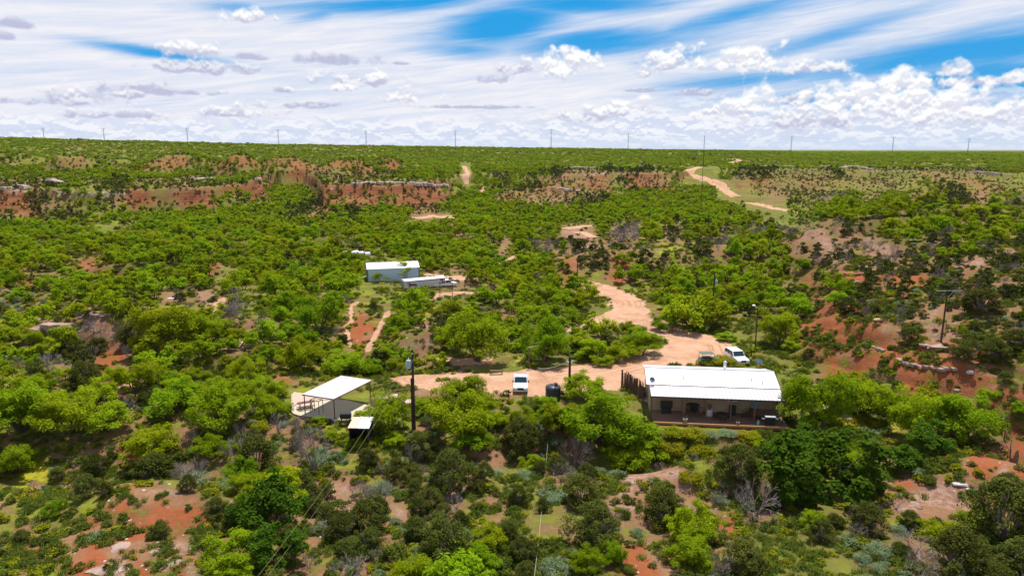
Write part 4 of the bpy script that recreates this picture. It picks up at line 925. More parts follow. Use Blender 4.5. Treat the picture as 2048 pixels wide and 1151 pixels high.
def horse_trailer():
    rz = R(28); L, W_, Hh = 8.6, 2.3, 2.35
    t = empty('horse_trailer', TR0, rz); tag(t, 'long silver gooseneck trailer with navy stripe and a brown horse picture beside the metal barn', 'trailer')
    MB().box(0, L, 0, W_, .45, Hh - .25).build('body', M['silver'], t, .04)
    MB().box(L - .01, L + 1.6, 0.02, W_ - .02, 1.35, Hh - .25).build('nose', M['silver'], t, .06)
    m = MB(); m.prism([(-.03, Hh - .2), (.25, Hh + .02), (W_ / 2, Hh + .1), (W_ - .25, Hh + .02), (W_ + .03, Hh - .2)], -.03, L + 1.6); m.build('roof', M['roof'], t)
    MB().box(-.02, L + 1.6, -.02, .0, Hh - .42, Hh - .22).build('stripe', M['blue'], t)
    MB().box(L + .35, L + 1.0, -.03, -.012, 1.45, Hh - .5).build('window', M['glass'], t)
    for k in (0, 1): MB().box(-.035, -.01, .12 + k * 1.06, 1.10 + k * 1.06, .55, Hh - .4).build('rear_door', M['steel'], t, .01)
    # generic horse silhouette printed on the side: body, neck, head, mane, legs
    def blob(pts): return [(x, z) for x, z in pts]
    out = [(.9, .62), (1.0, 1.0), (1.15, 1.25), (1.05, 1.45), (.78, 1.40), (.62, 1.48), (.66, 1.58), (1.0, 1.72), (1.28, 1.75), (1.5, 1.62), (1.75, 1.48), (2.4, 1.46), (2.9, 1.42), (3.05, 1.2), (3.15, .95), (3.1, .62), (2.95, .62), (2.95, .95), (2.75, 1.0), (2.68, .62), (2.5, .62), (2.5, 1.02), (1.9, .98), (1.6, .98), (1.55, .62), (1.38, .62), (1.35, .98), (1.15, .9), (1.05, .62)]
    MB().add([(x, -.016, z - .05) for x, z in out], [tuple(range(len(out)))]).build('horse_picture', M['bay'], t)
    for x in (4.1, 5.0):
        for y in (0.06, W_ - .06):
            o = empty('wheel', (x, y, .38)); o.parent = t; MB().bar((0, -.12, 0), (0, .12, 0), .38, 14).build('tyre', M['tyre'], o); MB().bar((0, -.13, 0), (0, .13, 0), .2, 10).build('rim', M['chrome'], o)
    MB().path([(L + 1.3, W_ / 2, 1.4), (L + 1.3, W_ / 2, 1.0)], .08).build('hitch', M['steel'], t)
    MB().bar((L + .3, .3, 0), (L + .3, .3, 1.4), .05).build('jack_leg', M['steel'], t)
    return t
HT = horse_trailer()
hx = HT.matrix_basis @ Vector((13.4, .9, 0)); pickup('tow_truck', (hx.x, hx.y, Hs(hx.x, hx.y)), R(28) + R(90), 'white dual-wheel pickup hitched to the front of the silver horse trailer', L=6.0)
def barn():
    a = at(736, 563); L, D, Hh = 12.6, 7.5, 3.1
    t = empty('metal_barn', a, R(14)); tag(t, 'long metal barn with pale blue walls and white roof in the mesquite clearing', 'barn')
    MB().box(0, L, 0, D, -.4, Hh).prism([(0, Hh), (D / 2, Hh + .95), (D, Hh)], 0, L).build('wall', M['barn'], t)
    r = MB()
    for (y0, z0, y1, z1) in ((-.15, Hh + .0, D / 2, Hh + 1.02), (D / 2, Hh + 1.02, D + .15, Hh)):
        r.add([(-.2, y0, z0), (L + .2, y0, z0), (L + .2, y1, z1), (-.2, y1, z1), (-.2, y0, z0 - .05), (L + .2, y0, z0 - .05), (L + .2, y1, z1 - .05), (-.2, y1, z1 - .05)], [(0, 1, 2, 3), (7, 6, 5, 4), (0, 4, 5, 1), (1, 5, 6, 2), (2, 6, 7, 3), (3, 7, 4, 0)])
    for k in range(34):
        x = -.2 + k * (L + .4) / 33; r.bar((x, -.15, Hh + .012), (x, D / 2, Hh + 1.03), .02, 4)
    r.build('roof', M['roof'], t)
    for (x, y) in ((-.01, -.01), (L + .01, -.01), (-.01, D + .01)): MB().box(x - .09, x + .09, y - .09, y + .09, -.3, Hh - .03).build('corner_trim', M['rust'], t)
    s = MB()
    for k in range(1, 42): s.box(k * L / 42 - .02, k * L / 42 + .02, -.025, -.001, -.2, Hh - .05)
    for k in range(1, 25): s.box(-.025, -.001, k * D / 25 - .02, k * D / 25 + .02, -.2, Hh - .05)
    s.build('wall_ribs', M['barn'], t)
    d = MB().box(L - 4.0, L - 2.9, -.06, -.03, -.1, 2.2).build('door', M['steel'], t); MB().box(L - 3.05, L - 2.98, -.10, -.06, 1.0, 1.15).build('handle', M['black'], d)
    d = MB().box(-.07, -.03, 1.9, 5.4, -.1, 2.7).build('roller_door', M['silver'], t)
barn()
for i, (px, py, rr) in enumerate(((692, 514, .95), (704, 514.5, .95), (711, 512, .9), (721, 513, .85), (734, 514, .8))):
    p = at(px, py + 1); t = empty('round_bale', (p.x, p.y, p.z + .1), R(35))
    tag(t, ['pale rounded bale with dark open end, leftmost of the row behind the barn', 'pale round bale with dark end, second from the left in the row behind the barn', 'pale round bale set behind the second one in the row beyond the barn', 'pale round bale, fourth in the row behind the barn and partly hidden', 'small pale bale at the right end of the row behind the barn'][i], 'bale', 'bales in a row behind the barn')
    MB().bar((-.8, 0, rr), (.9, 0, rr), rr, 18).build('wrap', M['hay'], t, .08, True); MB().bar((-.83, 0, rr), (-.8, 0, rr), rr * .82, 16).build('open_end', M['hay_end'], t)

def water_tank():
    p = at_z(1106, 800, -.2); t = empty('water_tank', (p.x, p.y, Hs(p.x, p.y))); tag(t, 'dark grey round plastic water tank with domed lid beside the white pickup', 'water tank')
    prof = [(1.0, 0)]
    for k in range(6): prof += [(1.0, .28 * k + .04), (1.0, .28 * k + .22), (.97, .28 * k + .26)]
    prof += [(1.0, 1.72), (.93, 1.84), (.5, 2.0), (.28, 2.05), (.28, 2.12), (.0, 2.14)]
    MB().lathe(prof, 28).build('body', M['tank'], t, smooth=True)
    m = MB(); m.path([(.35, -.2, 2.0), (.35, -.2, 2.35), (.2, -.5, 2.35), (.2, -1.1, 2.3), (.2, -1.1, .1)], .04); m.box(.1, .55, -.45, 0, 2.05, 2.3); m.build('pump_fitting', M['black'], t)
    m = MB().path([(-.1, -.3, 2.02), (-.1, -.45, 2.25), (.1, -.6, 2.2)], .035); m.build('pipe_elbow', M['steel'], t)
water_tank()
def gate_frame():
    a = at(1058, 736); b = at(1088, 731); zt = top_z(a, 695); t = empty('gate_frame', a); tag(t, 'tall timber gateway frame of two posts and a yellowed crossbeam in front of mesquites', 'gateway')
    B = b - a; h_ = zt - a.z
    for p_ in (Vector(), Vector((B.x, B.y, B.z))): MB().bar(p_ + Vector((0, 0, -.3)), Vector((p_.x, p_.y, h_)), .09, 7).build('post', M['wood'], t)
    MB().bar((-.15, 0, h_ + .02), (B.x + .15, B.y, h_ + .12), .09, 6).build('crossbeam', M['wire'], t)
    for s, q in ((1, Vector()), (-1, Vector((B.x, B.y, 0)))): MB().bar(q + Vector((0, 0, h_ - .7)), q + Vector((s * .6, 0, h_ - .05)), .05, 5).build('brace', M['wood'], t)
    p = at(993, 748); t = empty('park_bench', p, .02); tag(t, 'low dark backless bench at the grass edge left of the white pickup', 'bench')
    MB().box(-.95, .95, -.22, .22, .42, .60).build('seat', M['wood'], t)
    for s in (-1, 1): MB().box(s * .8 - .07, s * .8 + .07, -.2, .2, -.05, .42).build('leg', M['wood'], t)
gate_frame()
# ------------------------------------------------------------------ poles
def pole(px, pyb, pyt, label, r=.15, name='utility_pole', z=None, base=None):
    p = base or at(px, pyb); zt = top_z(p, pyt); t = empty(name, p); tag(t, label, 'utility pole')
    MB().bar((0, 0, -.4), (0, 0, zt - p.z), r, 9, r * .72).build('pole', M['pole'], t)
    return t, p, zt
def xfmr(t, z, s=1, side=-1):
    o = MB().lathe([(.25 * s, 0), (.26 * s, .03), (.26 * s, .75 * s), (.22 * s, .85 * s), (.0, .9 * s)], 14, (side * .46, 0, z)).build('transformer', M['xfmr'], t, smooth=True)
    MB().lathe([(.05, 0), (.07, .06), (.05, .12), (.07, .18), (.03, .28)], 8, (side * .46, 0, z + .88 * s)).build('bushing', M['ceramic'], o)
    MB().box(min(0, side * .3), max(0, side * .3), -.05, .05, z + .3, z + .4).build('bracket', M['steel'], o)
t, P1, Z1 = pole(829, 858, 699, 'tall dark power pole with a pale blue transformer right of the pavilion', .17); xfmr(t, Z1 - P1.z - 2.2, 1.15)
m = MB(); m.box(-.06, .06, -.2, -.14, Z1 - P1.z - .5, Z1 - P1.z - .3); m.build('insulator', M['ceramic'], t)
t, P1b, Z1b = pole(825.5, 858, 756, 'shorter dark meter pole standing against the tall transformer pole', .13)
t, P2, Z2 = pole(1138.5, 793, 713, 'thick dark power pole with insulators between the water tank and the cedar fence', .20)
m = MB(); zz = Z2 - P2.z - .75; m.bar((-.42, 0, zz), (.42, 0, zz), .05, 5); m.build('crossarm', M['steel'], t)
for s in (-1, 1): MB().lathe([(.05, 0), (.09, .05), (.06, .12), (.09, .17), (.02, .26)], 8, (s * .36, 0, zz + .04)).build('insulator', M['ceramic'], t)
t, P3, Z3 = pole(1154, 586, 514, 'slim dark pole beside the bend of the dirt road left of the clearing', .13)
t, P4, Z4 = pole(1425.5, 614, 543, 'dark pole with a pale transformer on its right side among the mesquites', .16); xfmr(t, Z4 - P4.z - 2.6, 1.0, 1)
t, P5, Z5 = pole(1510, 697, 609, 'slim yard light pole with a white lamp arm on the lawn behind the house', .11, 'yard_light')
t['category'] = 'yard light'
MB().path([(0, 0, Z5 - P5.z - .5), (-.55, 0, Z5 - P5.z - .1)], .03).build('arm', M['steel'], t); MB().lathe([(.05, .1), (.26, .0), (.22, -.12), (.1, -.2)][::-1], 12, (-.7, 0, Z5 - P5.z - .05)).build('lamp_head', M['lamp'], t)
t, P6, Z6 = pole(1882, 684, 581, 'power pole with a long pale crossarm on the rocky red hilltop to the right', .13)
MB().bar((-1.5, 0, Z6 - P6.z - .02), (2.2, .2, Z6 - P6.z - .02), .022, 5).build('crossarm', M['wire_w'], t); MB().bar((0, 0, Z6 - P6.z - 1.2), (.9, .05, Z6 - P6.z - .05), .03, 4).build('brace', M['steel'], t)
t, P7, Z7 = pole(1415, 476, 416, 'slim power pole on the low ridge behind the clearing', .16)
t, P8, Z8 = pole(1401.5, 418, 271, 'very tall slender mast rising above the horizon near the far road bend', .15, 'radio_mast'); t['category'] = 'mast'
for i, (px, pb, pt, lb) in enumerate(((1018, 801, 779, 'short rust-red marker post just left of the white pickup'), (1502, 712, 699, 'short weathered fence post on the lawn behind the white car'), (1452, 701, 698, 'small dark stump post on the lawn behind the buggy'))):
    t, _p, _z = pole(px, pb, pt, lb, .09 if i == 0 else .14, 'fence_post'); t['category'] = 'post'

def wire(name, label, a, b, sag, r, mat, n=26, cat='wire', group=None):
    a, b = Vector(a), Vector(b); pts = []
    for k in range(n + 1):
        f = k / n; q = a.lerp(b, f) - a; q.z -= sag * 4 * f * (1 - f); pts.append(q)
    o = MB().path(pts, r, 4).build(name, mat); o.location = a; tag(o, label, cat, group)
wa = Vector((P1.x, P1.y, Z1 - .3))
wire('power_line', 'upper yellowish wire running down from the transformer pole past the lower edge', wa, at_z(496, 1151, 4.5) + (at_z(496, 1151, 4.5) - wa) * .25, 1.3, .009, M['wire'])
wire('power_line', 'second yellowish wire just beside the first below the transformer pole', wa + Vector((.3, 0, -.5)), at_z(512, 1151, 4.3) + (at_z(512, 1151, 4.3) - wa) * .25, 1.3, .009, M['wire'])
wire('power_line', 'pale wire sagging from the thick pole down to the grass left of it', (P2.x, P2.y, Z2 - .5), at_z(1073, 736, .1), .4, .022, M['wire_w'])
wire('power_line', 'thin pale wire crossing the scrub slope vertically toward the lower middle', at_z(1096, 880, -1.0), at_z(1066, 1175, 3.0), .8, .009, M['wire_w'])
wire('guy_wire', 'short wire with yellow guard near the small shed', (P1.x - .4, P1.y, 4.5), at_z(762, 878, -1.2), .0, .035, M['yellow'])

# ------------------------------------------------------------------ transmission line on the skyline
PYL = [(91, 256), (211, 257), (377, 256), (558, 259), (733, 260), (911, 261), (1102, 258), (1256, 267), (1582, 272), (1785, 274), (1936, 277), (2110, 279), (-40, 255)]
PW = []
for px, pt in PYL:
    u = (px - 1024) / F; r_ = 1500.0; x, y = u * r_ * 1.0, r_
    x = u * (y * math.cos(PITCH) + 0); z = Hs(x, y); PW.append((px, Vector((x, y, z)), CAM_Z + y * (ray(1024, pt)[2] / ray(1024, pt)[1])))
srt = sorted(PW, key=lambda q: q[0])
ordn = ['first', 'second', 'third', 'fourth', 'fifth', 'sixth', 'seventh', 'eighth', 'ninth', 'tenth', 'eleventh']
vis = [q for q in srt if 0 <= q[0] <= 2048]
for px, p, zt in srt:
    if not (0 <= px <= 2048): continue
    i = [q[0] for q in vis].index(px)
    t = empty('transmission_tower', p); tag(t, 'slender steel transmission tower on the skyline, ' + ordn[i] + ' from the left', 'pylon', 'transmission towers along the skyline')
    h_ = zt - p.z; m = MB()
    for s in (-.8, .8): m.bar((s, 0, -1), (s * .35, 0, h_), .36, 5, .22)
    m.build('mast', M['towersteel'], t)
    for f in (.80, .90, .98): MB().bar((-4.0, 0, h_ * f), (4.0, 0, h_ * f), .18, 4).build('crossarm', M['towersteel'], t)
for i, (q0, q1) in enumerate(zip(srt[:-1], srt[1:])):
    for j, f in enumerate((.98, .8)):
        a = Vector((q0[1].x, q0[1].y, q0[1].z + (q0[2] - q0[1].z) * f)); b = Vector((q1[1].x, q1[1].y, q1[1].z + (q1[2] - q1[1].z) * f))
        wire('transmission_wire', 'faint wire sagging between neighbouring skyline transmission towers', a, b, 4.5, .06, M['wire_far'], 12, 'wire', 'wires between the skyline transmission towers')

# ------------------------------------------------------------------ fences
def pipe_fence(pix, label, hgt=1.3, name='pipe_fence', post=2.6, mat='rust', r=.045, rails=3):
    W_ = [at(px, py) for px, py in pix]; o0 = W_[0]; t = empty(name, o0); tag(t, label, 'fence')
    np_ = 0; rl = [MB() for _ in range(rails)]; pm = []
    for a, b in zip(W_[:-1], W_[1:]):
        n = max(1, int((b - a).length / post))
        for k in range(n):
            p = a.lerp(b, k / n); q = a.lerp(b, (k + 1) / n); p.z = Hs(p.x, p.y); q.z = Hs(q.x, q.y)
            if np_ < 90: pm.append(p - o0); np_ += 1
            for j in range(rails):
                h_ = hgt * (j + 1) / rails; rl[j].bar(p - o0 + Vector((0, 0, h_)), q - o0 + Vector((0, 0, h_)), r * .7, 5)
    for p in pm: MB().bar(p + Vector((0, 0, -.2)), p + Vector((0, 0, hgt + .08)), r * 1.5, 6).build('post', M[mat], t)
    for m_ in rl: m_.build('rail', M[mat], t)
pipe_fence([(858, 583), (880, 579), (930, 578), (975, 580), (990, 586), (975, 592), (930, 596), (880, 595), (862, 590), (858, 583)], 'pipe rail fence round the small red dirt riding pen beside the trailer', 1.5)
pipe_fence([(380, 582), (420, 574), (455, 566), (480, 562)], 'dark low pipe fence crossing the mesquites left of the barn', 1.1, r=.07, rails=2)
pipe_fence([(265, 548), (300, 541), (330, 538), (350, 536)], 'dark rail fence along the cut red bank in the far left thicket', 1.0, r=.08, rails=1)
pipe_fence([(1345, 660), (1365, 657), (1390, 656), (1430, 654)], 'short post and wire fence at the edge of the lawn behind the road bend', 1.2, mat='wood', post=2.0, rails=2)
pipe_fence([(1998, 850), (2008, 880), (2020, 905), (2035, 940)], 'old leaning post fence at the foot of the red hill on the far right', 1.4, mat='wood', post=1.6, rails=1)

# ------------------------------------------------------------------ rocks
def rock(px, py, sx, sy, sz, mat, label, seed, rz=0, z=None, cat='boulder', name='boulder', group=None, flat=False):
    p = at(px, py); bm = bmesh.new(); bmesh.ops.create_icosphere(bm, subdivisions=4 if max(sx, sy) > .8 else 3, radius=1)
    rr = random.Random(seed); o3 = Vector((rr.uniform(-50, 50), rr.uniform(-50, 50), rr.uniform(-50, 50)))
    from mathutils import noise as mn
    for v in bm.verts:
        c = v.co.normalized(); k = 1 + .30 * mn.noise(c * 1.6 + o3) + .14 * mn.noise(c * 4 + o3) + .06 * mn.noise(c * 10 + o3)
        q = c * k
        if flat: q.z = max(-.6, min(.55, q.z * 1.5)) + .10 * mn.noise(q * 5 + o3)
        st = math.floor(q.z * 5) / 5; q.z = q.z * .5 + st * .5
        v.co = Vector((q.x * sx, q.y * sy, q.z * sz))
    me = bpy.data.meshes.new(name); bm.to_mesh(me); bm.free(); me.materials.append(M[mat])
    o = bpy.data.objects.new(name, me); COL.objects.link(o); o.location = (p.x, p.y, p.z - sz * .05); o.rotation_euler = (0, 0, rz); tag(o, label, cat, group); return o
for i, a in enumerate((
    (118, 652, 3.6, 1.6, 1.7, 'rock', 'large pale topped boulder with a dark shaded face on the left rocky knoll'), (78, 662, 1.8, 1.2, 1.2, 'rock', 'smaller reddish boulder just left of the large dark-faced one'),
    (190, 632, 3.2, 1.2, .8, 'rock', 'low broken dark ledge behind the large boulder on the left knoll'), (343, 597, 1.3, .8, .5, 'rock_white', 'small white rock on the bare ground left of the eroded track'),
    (362, 573, 1.4, .9, .6, 'rock_white', 'pale rock among mesquites above the white one'), (5, 715, 1.4, 1.0, .7, 'rock_white', 'white rock at the left edge of the view behind the big mesquite'),
    (166, 1083, .75, .45, .22, 'rock_white', 'small bright white flat rock on the red slope at lower left'), (338, 1128, .95, 1.5, .5, 'rock', 'long pale pink rock pointing down the slope at lower left'),
    (215, 1140, 2.4, 1.0, .35, 'rock', 'broad flat pale rock slab at the bottom edge of the red slope'), (95, 1108, 1.5, .7, .3, 'rock', 'flat pale ledge near the lower left corner of the red slope'),
    (240, 1095, 1.0, 1.4, .25, 'rock', 'flat pinkish rock patch in the middle of the red slope'), (465, 1008, 1.2, .9, .3, 'rock', 'low pinkish rock right of the red slope'), (312, 1103, .7, .9, .3, 'rock', 'small pale slab left of the long pink rock'), (255, 1040, .5, .3, .2, 'rock_white', 'tiny white stone high on the red slope'),
    (492, 509, 4.2, 1.6, 2.6, 'rock_red', 'dark red block of rock face in the thicket left of the barn'), (622, 420, 4.0, 2, 2.2, 'rock', 'grey fallen boulder at the canyon mouth'), (597, 435, 4.5, 2, 1.8, 'rock', 'pale grey boulder left of the fallen one at the canyon mouth'),
    (1708, 549, 3.2, 1.5, 1.5, 'rock_red', 'dark red overhanging ledge on the right hill'), (1712, 566, 1.3, .9, .9, 'rock', 'pale block below the red overhanging ledge'), (1738, 535, 2.4, 1.3, 1.0, 'rock', 'pale domed rock above the red overhanging ledge'),
    (1848, 543, 2.4, 1.1, .8, 'rock', 'grey layered outcrop under the junipers on the right hill'), (1885, 693, 2.6, 1.2, .7, 'rock', 'flat pinkish rock slab at the foot of the hilltop pole'), (1855, 690, 1.4, .8, .5, 'rock', 'paler rock just left of the slab at the hilltop pole'),
    (1760, 640, 1.7, .8, .8, 'rock', 'grey outcrop under the dark bush on the red hill'), (1940, 744, .6, .45, .4, 'rock_white', 'small white boulder at the right end of the thin pale ledge'), (1915, 780, .5, .4, .35, 'rock', 'grey stone below the thin pale ledge'),
    (1920, 967, .9, .5, .3, 'rock_white', 'white chalky rock on the lower right slope'), (1945, 978, .8, .4, .25, 'rock_white', 'second white chalky rock just right of the first on the lower slope'), (1832, 1010, .6, 1.3, .5, 'rock', 'upright grey-pink rock strip on the lower right slope'),
    (1806, 1020, .7, .5, .35, 'rock', 'rounded tan rock below the lower right slope'), (1912, 1052, .6, .5, .4, 'rock', 'pinkish rock between the bright bushes at lower right'), (1735, 1036, .5, .4, .35, 'rock', 'tan stone under the grey juniper at lower right'),
    (1235, 1003, .5, .35, .35, 'rock', 'small orange-pink stone above the slope left of the juniper'), (1470, 870, .7, .6, .5, 'rock_red', 'red earth lump on the slope in front of the house'), (1255, 1092, .9, .3, .25, 'rock_red', 'thin red rock ledge left of the bright shrub'),
    (1237, 1127, .5, .35, .35, 'rock_red', 'red stone near the bottom of the middle slope'), (1495, 1078, .35, .6, .4, 'rock_red', 'red upright stone right of the bright shrub'), (262, 925, 1.4, .8, .7, 'rock_red', 'crumbling red-tan earth mound under the left trees'),
    (1345, 945, .35, .25, .22, 'rock', 'small pale stone at the top of the bare pink slope'))):
    k_ = .62 if a[1] > 1000 else .8
    rock(a[0], a[1], a[2] * k_, a[3] * k_, a[4] * k_ * .8, a[5], a[6], 100 + i, rz=random.uniform(-.3, .3), flat=a[4] < .5 * a[2])
def ledge(pix, label, mat='rock', w=.7, h_=.35, out=.4):
    W_ = [at(px, py) for px, py in pix]; o0 = W_[0]; m = MB(); rr = random.Random(len(pix))
    for a, b in zip(W_[:-1], W_[1:]):
        L = (b - a).length; n = max(2, int(L / (w * 1.3)))
        for k in range(n):
            p = a.lerp(b, (k + .5) / n) - o0; s = rr.uniform(.7, 1.25)
            x0 = p.x - w * .68 * s; x1 = p.x + w * .68 * s; y0 = p.y - out * rr.uniform(.6, 1.4); y1 = p.y + w * 1.2; z = p.z + rr.uniform(-.06, .06) * h_ * 3
            m.box(x0, x1, y0, y1, z - h_ * .3, z + h_ * s, (rr.uniform(0, .12) * w, rr.uniform(0, .12) * w, rr.uniform(0, .2) * w, .1))
    o = m.build('rock_ledge', M[mat], None, w * .08); o.location = o0; tag(o, label, 'rock ledge')
ledge([(1797, 720), (1812, 728), (1835, 734), (1860, 737), (1885, 739), (1915, 738)], 'thin pale caprock ledge curving across the red hillside at right', 'rock', .55, .28, .5)
ledge([(1745, 693), (1756, 698), (1768, 702)], 'short pale ledge higher on the red hillside above the curved one', 'rock', .45, .22, .3)
CAPS = [([(2, 379), (30, 376), (52, 377)], 'pale caprock ledge at the far left end of the left bluffs'), ([(82, 364), (100, 362), (118, 368)], 'short pale caprock on the left bluffs right of the first ledge'), ([(392, 362), (412, 360), (425, 361), (460, 359), (500, 358), (520, 361)], 'broken pale caprock along the left bluff beside the canyon'),
        ([(705, 371), (740, 369), (780, 369), (830, 370), (870, 373), (895, 374)], 'long straight pale caprock above the middle red bluff'), ([(1125, 338), (1150, 336), (1190, 338)], 'pale caprock on the knoll left of the far road'), ([(1245, 332), (1275, 335), (1310, 336)], 'grey caprock under junipers on the middle knolls'),
        ([(1100, 376), (1130, 381), (1160, 385)], 'low pale ledge at the foot of the middle knolls'),
        ([(1512, 335), (1545, 333), (1590, 335)], 'white caprock nearest the road on the right mesa'), ([(1622, 334), (1650, 335), (1668, 337)], 'white caprock in the middle of the right mesa rim'), ([(1680, 338), (1710, 334), (1745, 340)], 'pale blocky caprock right of the middle of the right mesa'), ([(1940, 345), (1975, 347), (2000, 349)], 'pale broken ledge at the far right mesa')]
for pix, lb in CAPS: ledge([(x_, y_) for x_, y_ in pix], lb, 'caprock', 2.6, 1.5, 1.6)
# ------------------------------------------------------------------ plants
LF = {}
LF['mesq'] = mat_leaf('mesquite_leaf', (.150, .215, .006), (.310, .420, .012), .36, .022, .28)
LF['yel'] = mat_leaf('yellow_green_leaf', (.18, .20, .010), (.32, .32, .015), .30, .012, .2)
LF['jun'] = mat_leaf('juniper_leaf', (.042, .056, .010), (.118, .130, .022), .08, .015, .3)
LF['dark'] = mat_leaf('dark_leaf', (.026, .068, .006), (.085, .160, .012), .22, .01, .2)
LF['sage'] = mat_leaf('sage_leaf', (.12, .18, .080), (.25, .32, .165), .15, .01, .2)
LF['grass'] = mat_leaf('grass_blade', (.09, .14, .015), (.19, .225, .04), .25, .02, .3)
LF['olive'] = mat_leaf('olive_scrub', (.055, .080, .010), (.140, .165, .025), .1, .02, .3)
LF['flower'] = mat_leaf('yellow_flower', (.45, .33, .01), (.70, .52, .02), .2, .005, .15)
BARK = mat_basic('bark', (.075, .052, .038), .9, 0, .3, 5.0)
DEADW = mat_basic('dead_twig', (.24, .19, .18), .9, 0, .3, 3.0)
DEADW2 = mat_basic('bleached_wood', (.46, .40, .37), .9, 0, .2, 3.0)

def tubes(segs, n=4):
    """segs: array rows ax ay az bx by bz ra rb"""
    s = np.asarray(segs, float); a = s[:, :3]; b = s[:, 3:6]; d = b - a; L = np.linalg.norm(d, axis=1, keepdims=True) + 1e-9; d = d / L
    up = np.where(np.abs(d[:, 2:3]) > .9, [[1., 0, 0]], [[0, 0, 1.]]); u = np.cross(d, up); u /= np.linalg.norm(u, axis=1, keepdims=True) + 1e-9; w = np.cross(d, u)
    V = []; 
    for (p, r) in ((a, s[:, 6:7]), (b, s[:, 7:8])):
        for i in range(n):
            t = 2 * math.pi * i / n; V.append(p + r * (u * math.cos(t) + w * math.sin(t)))
    V = np.stack(V, 1).reshape(-1, 3); k = np.arange(len(s))[:, None] * 2 * n
    Fq = np.concatenate([k + np.array([i, (i + 1) % n, n + (i + 1) % n, n + i]) for i in range(n)], 0)
    return V, Fq
def leaves(C, N, ln, wd, rng, upb=.7, spread=1.0, along=None):
    """leaf sprays (pointed quads) at centres C"""
    n = len(C); nn = rng.normal(0, .75, (n, 3)) * spread; nn[:, 2] = np.abs(nn[:, 2]) + upb; nn += N * 1.1
    nn /= np.linalg.norm(nn, axis=1, keepdims=True)
    t = rng.normal(0, 1, (n, 3)); 
    if along is not None: t = t * .5 + along
    t -= nn * (t * nn).sum(1, keepdims=True); t /= np.linalg.norm(t, axis=1, keepdims=True) + 1e-9
    b = np.cross(nn, t); l = ln * rng.uniform(.6, 1.3, (n, 1)); w = wd * rng.uniform(.7, 1.3, (n, 1))
    V = np.stack([C - t * l * .5, C + b * w * .5 - t * l * .05, C + t * l * .5, C - b * w * .5 - t * l * .05], 1).reshape(-1, 3)
    return V, (np.arange(n)[:, None] * 4 + np.arange(4)[None, :])
def ell_clumps(cent, rad, per, rng, flat=.7, shell=.5):
    k = len(cent); c = np.repeat(cent, per, 0); r = np.repeat(rad, per)
    d = rng.normal(0, 1, (k * per, 3)); d /= np.linalg.norm(d, axis=1, keepdims=True)
    d[:, 2] = np.where(d[:, 2] < -.35, -d[:, 2] * .6, d[:, 2])
    rr = r * (shell + (1 - shell) * rng.random(k * per) ** .5)
    p = c + d * rr[:, None] * np.array([1, 1, flat]); return p, d
def mk_mesquite(seed, Wd=1.0, Ht=1.0, nc=66, per=170, ln=.22, wd=.085, upright=False):
    """unit tree: about 5.2 m wide and 4.2 m tall, several leaning stems and a spreading layered crown"""
    rng = np.random.default_rng(seed); segs = []; tips = []
    ns = rng.integers(2, 5); a0 = rng.random() * 6.28
    def grow(p, d, L, r, lev):
        steps = 3
        for i in range(steps):
            d2 = d + rng.normal(0, .18, 3); d2[2] += .05 if lev > 0 else .0; d2 /= np.linalg.norm(d2); q = p + d2 * L / steps
            segs.append([*p, *q, r, r * .84]); p, d, r = q, d2, r * .84
            if lev >= 1 and rng.random() < .75: tips.append(p + rng.normal(0, .2, 3))
        if lev == 2: tips.append(p); return
        for j in range(rng.integers(2, 4)):
            e = d + rng.normal(0, .62, 3); e[2] = abs(e[2]) * .55 + .16; e /= np.linalg.norm(e); grow(p, e, L * rng.uniform(.62, .85), r * .72, lev + 1)
    for s in range(ns):
        a = a0 + s * 6.28 / ns + rng.normal(0, .3); d = np.array([math.cos(a) * .62, math.sin(a) * .62, 1.0]); d /= np.linalg.norm(d)
        grow(np.array([.08 * math.cos(a), .08 * math.sin(a), -.15]), d, rng.uniform(1.3, 1.8), .11, 0)
    tips = np.array(tips); 
    segs = np.array(segs); ext = np.abs(tips[:, :2]).max(); hz = tips[:, 2].max(); sc = np.array([2.2 / ext * Wd, 2.2 / ext * Wd, 3.0 / hz * Ht])
    segs[:, :3] *= sc; segs[:, 3:6] *= sc; tips = tips * sc
    sel = tips[rng.choice(len(tips), nc, replace=len(tips) < nc)] + rng.normal(0, .26, (nc, 3))
    sel[:, 2] = np.maximum(sel[:, 2], .9)
    # a few low sprays so the crown reaches down at its rim
    k = nc // 5; th = rng.random(k) * 6.28; sel[:k] = np.stack([np.cos(th) * 1.9 * Wd, np.sin(th) * 1.9 * Wd, rng.uniform(.8, 1.9, k) * Ht], 1)
    rad = rng.uniform(.34, .80, nc)
    C, N = ell_clumps(sel, rad, per, rng, .85, .2)
    V, Fq = leaves(C, N, ln, wd, rng, .6)
    TV, TF = tubes(segs, 5); return (V, Fq), (TV, TF)
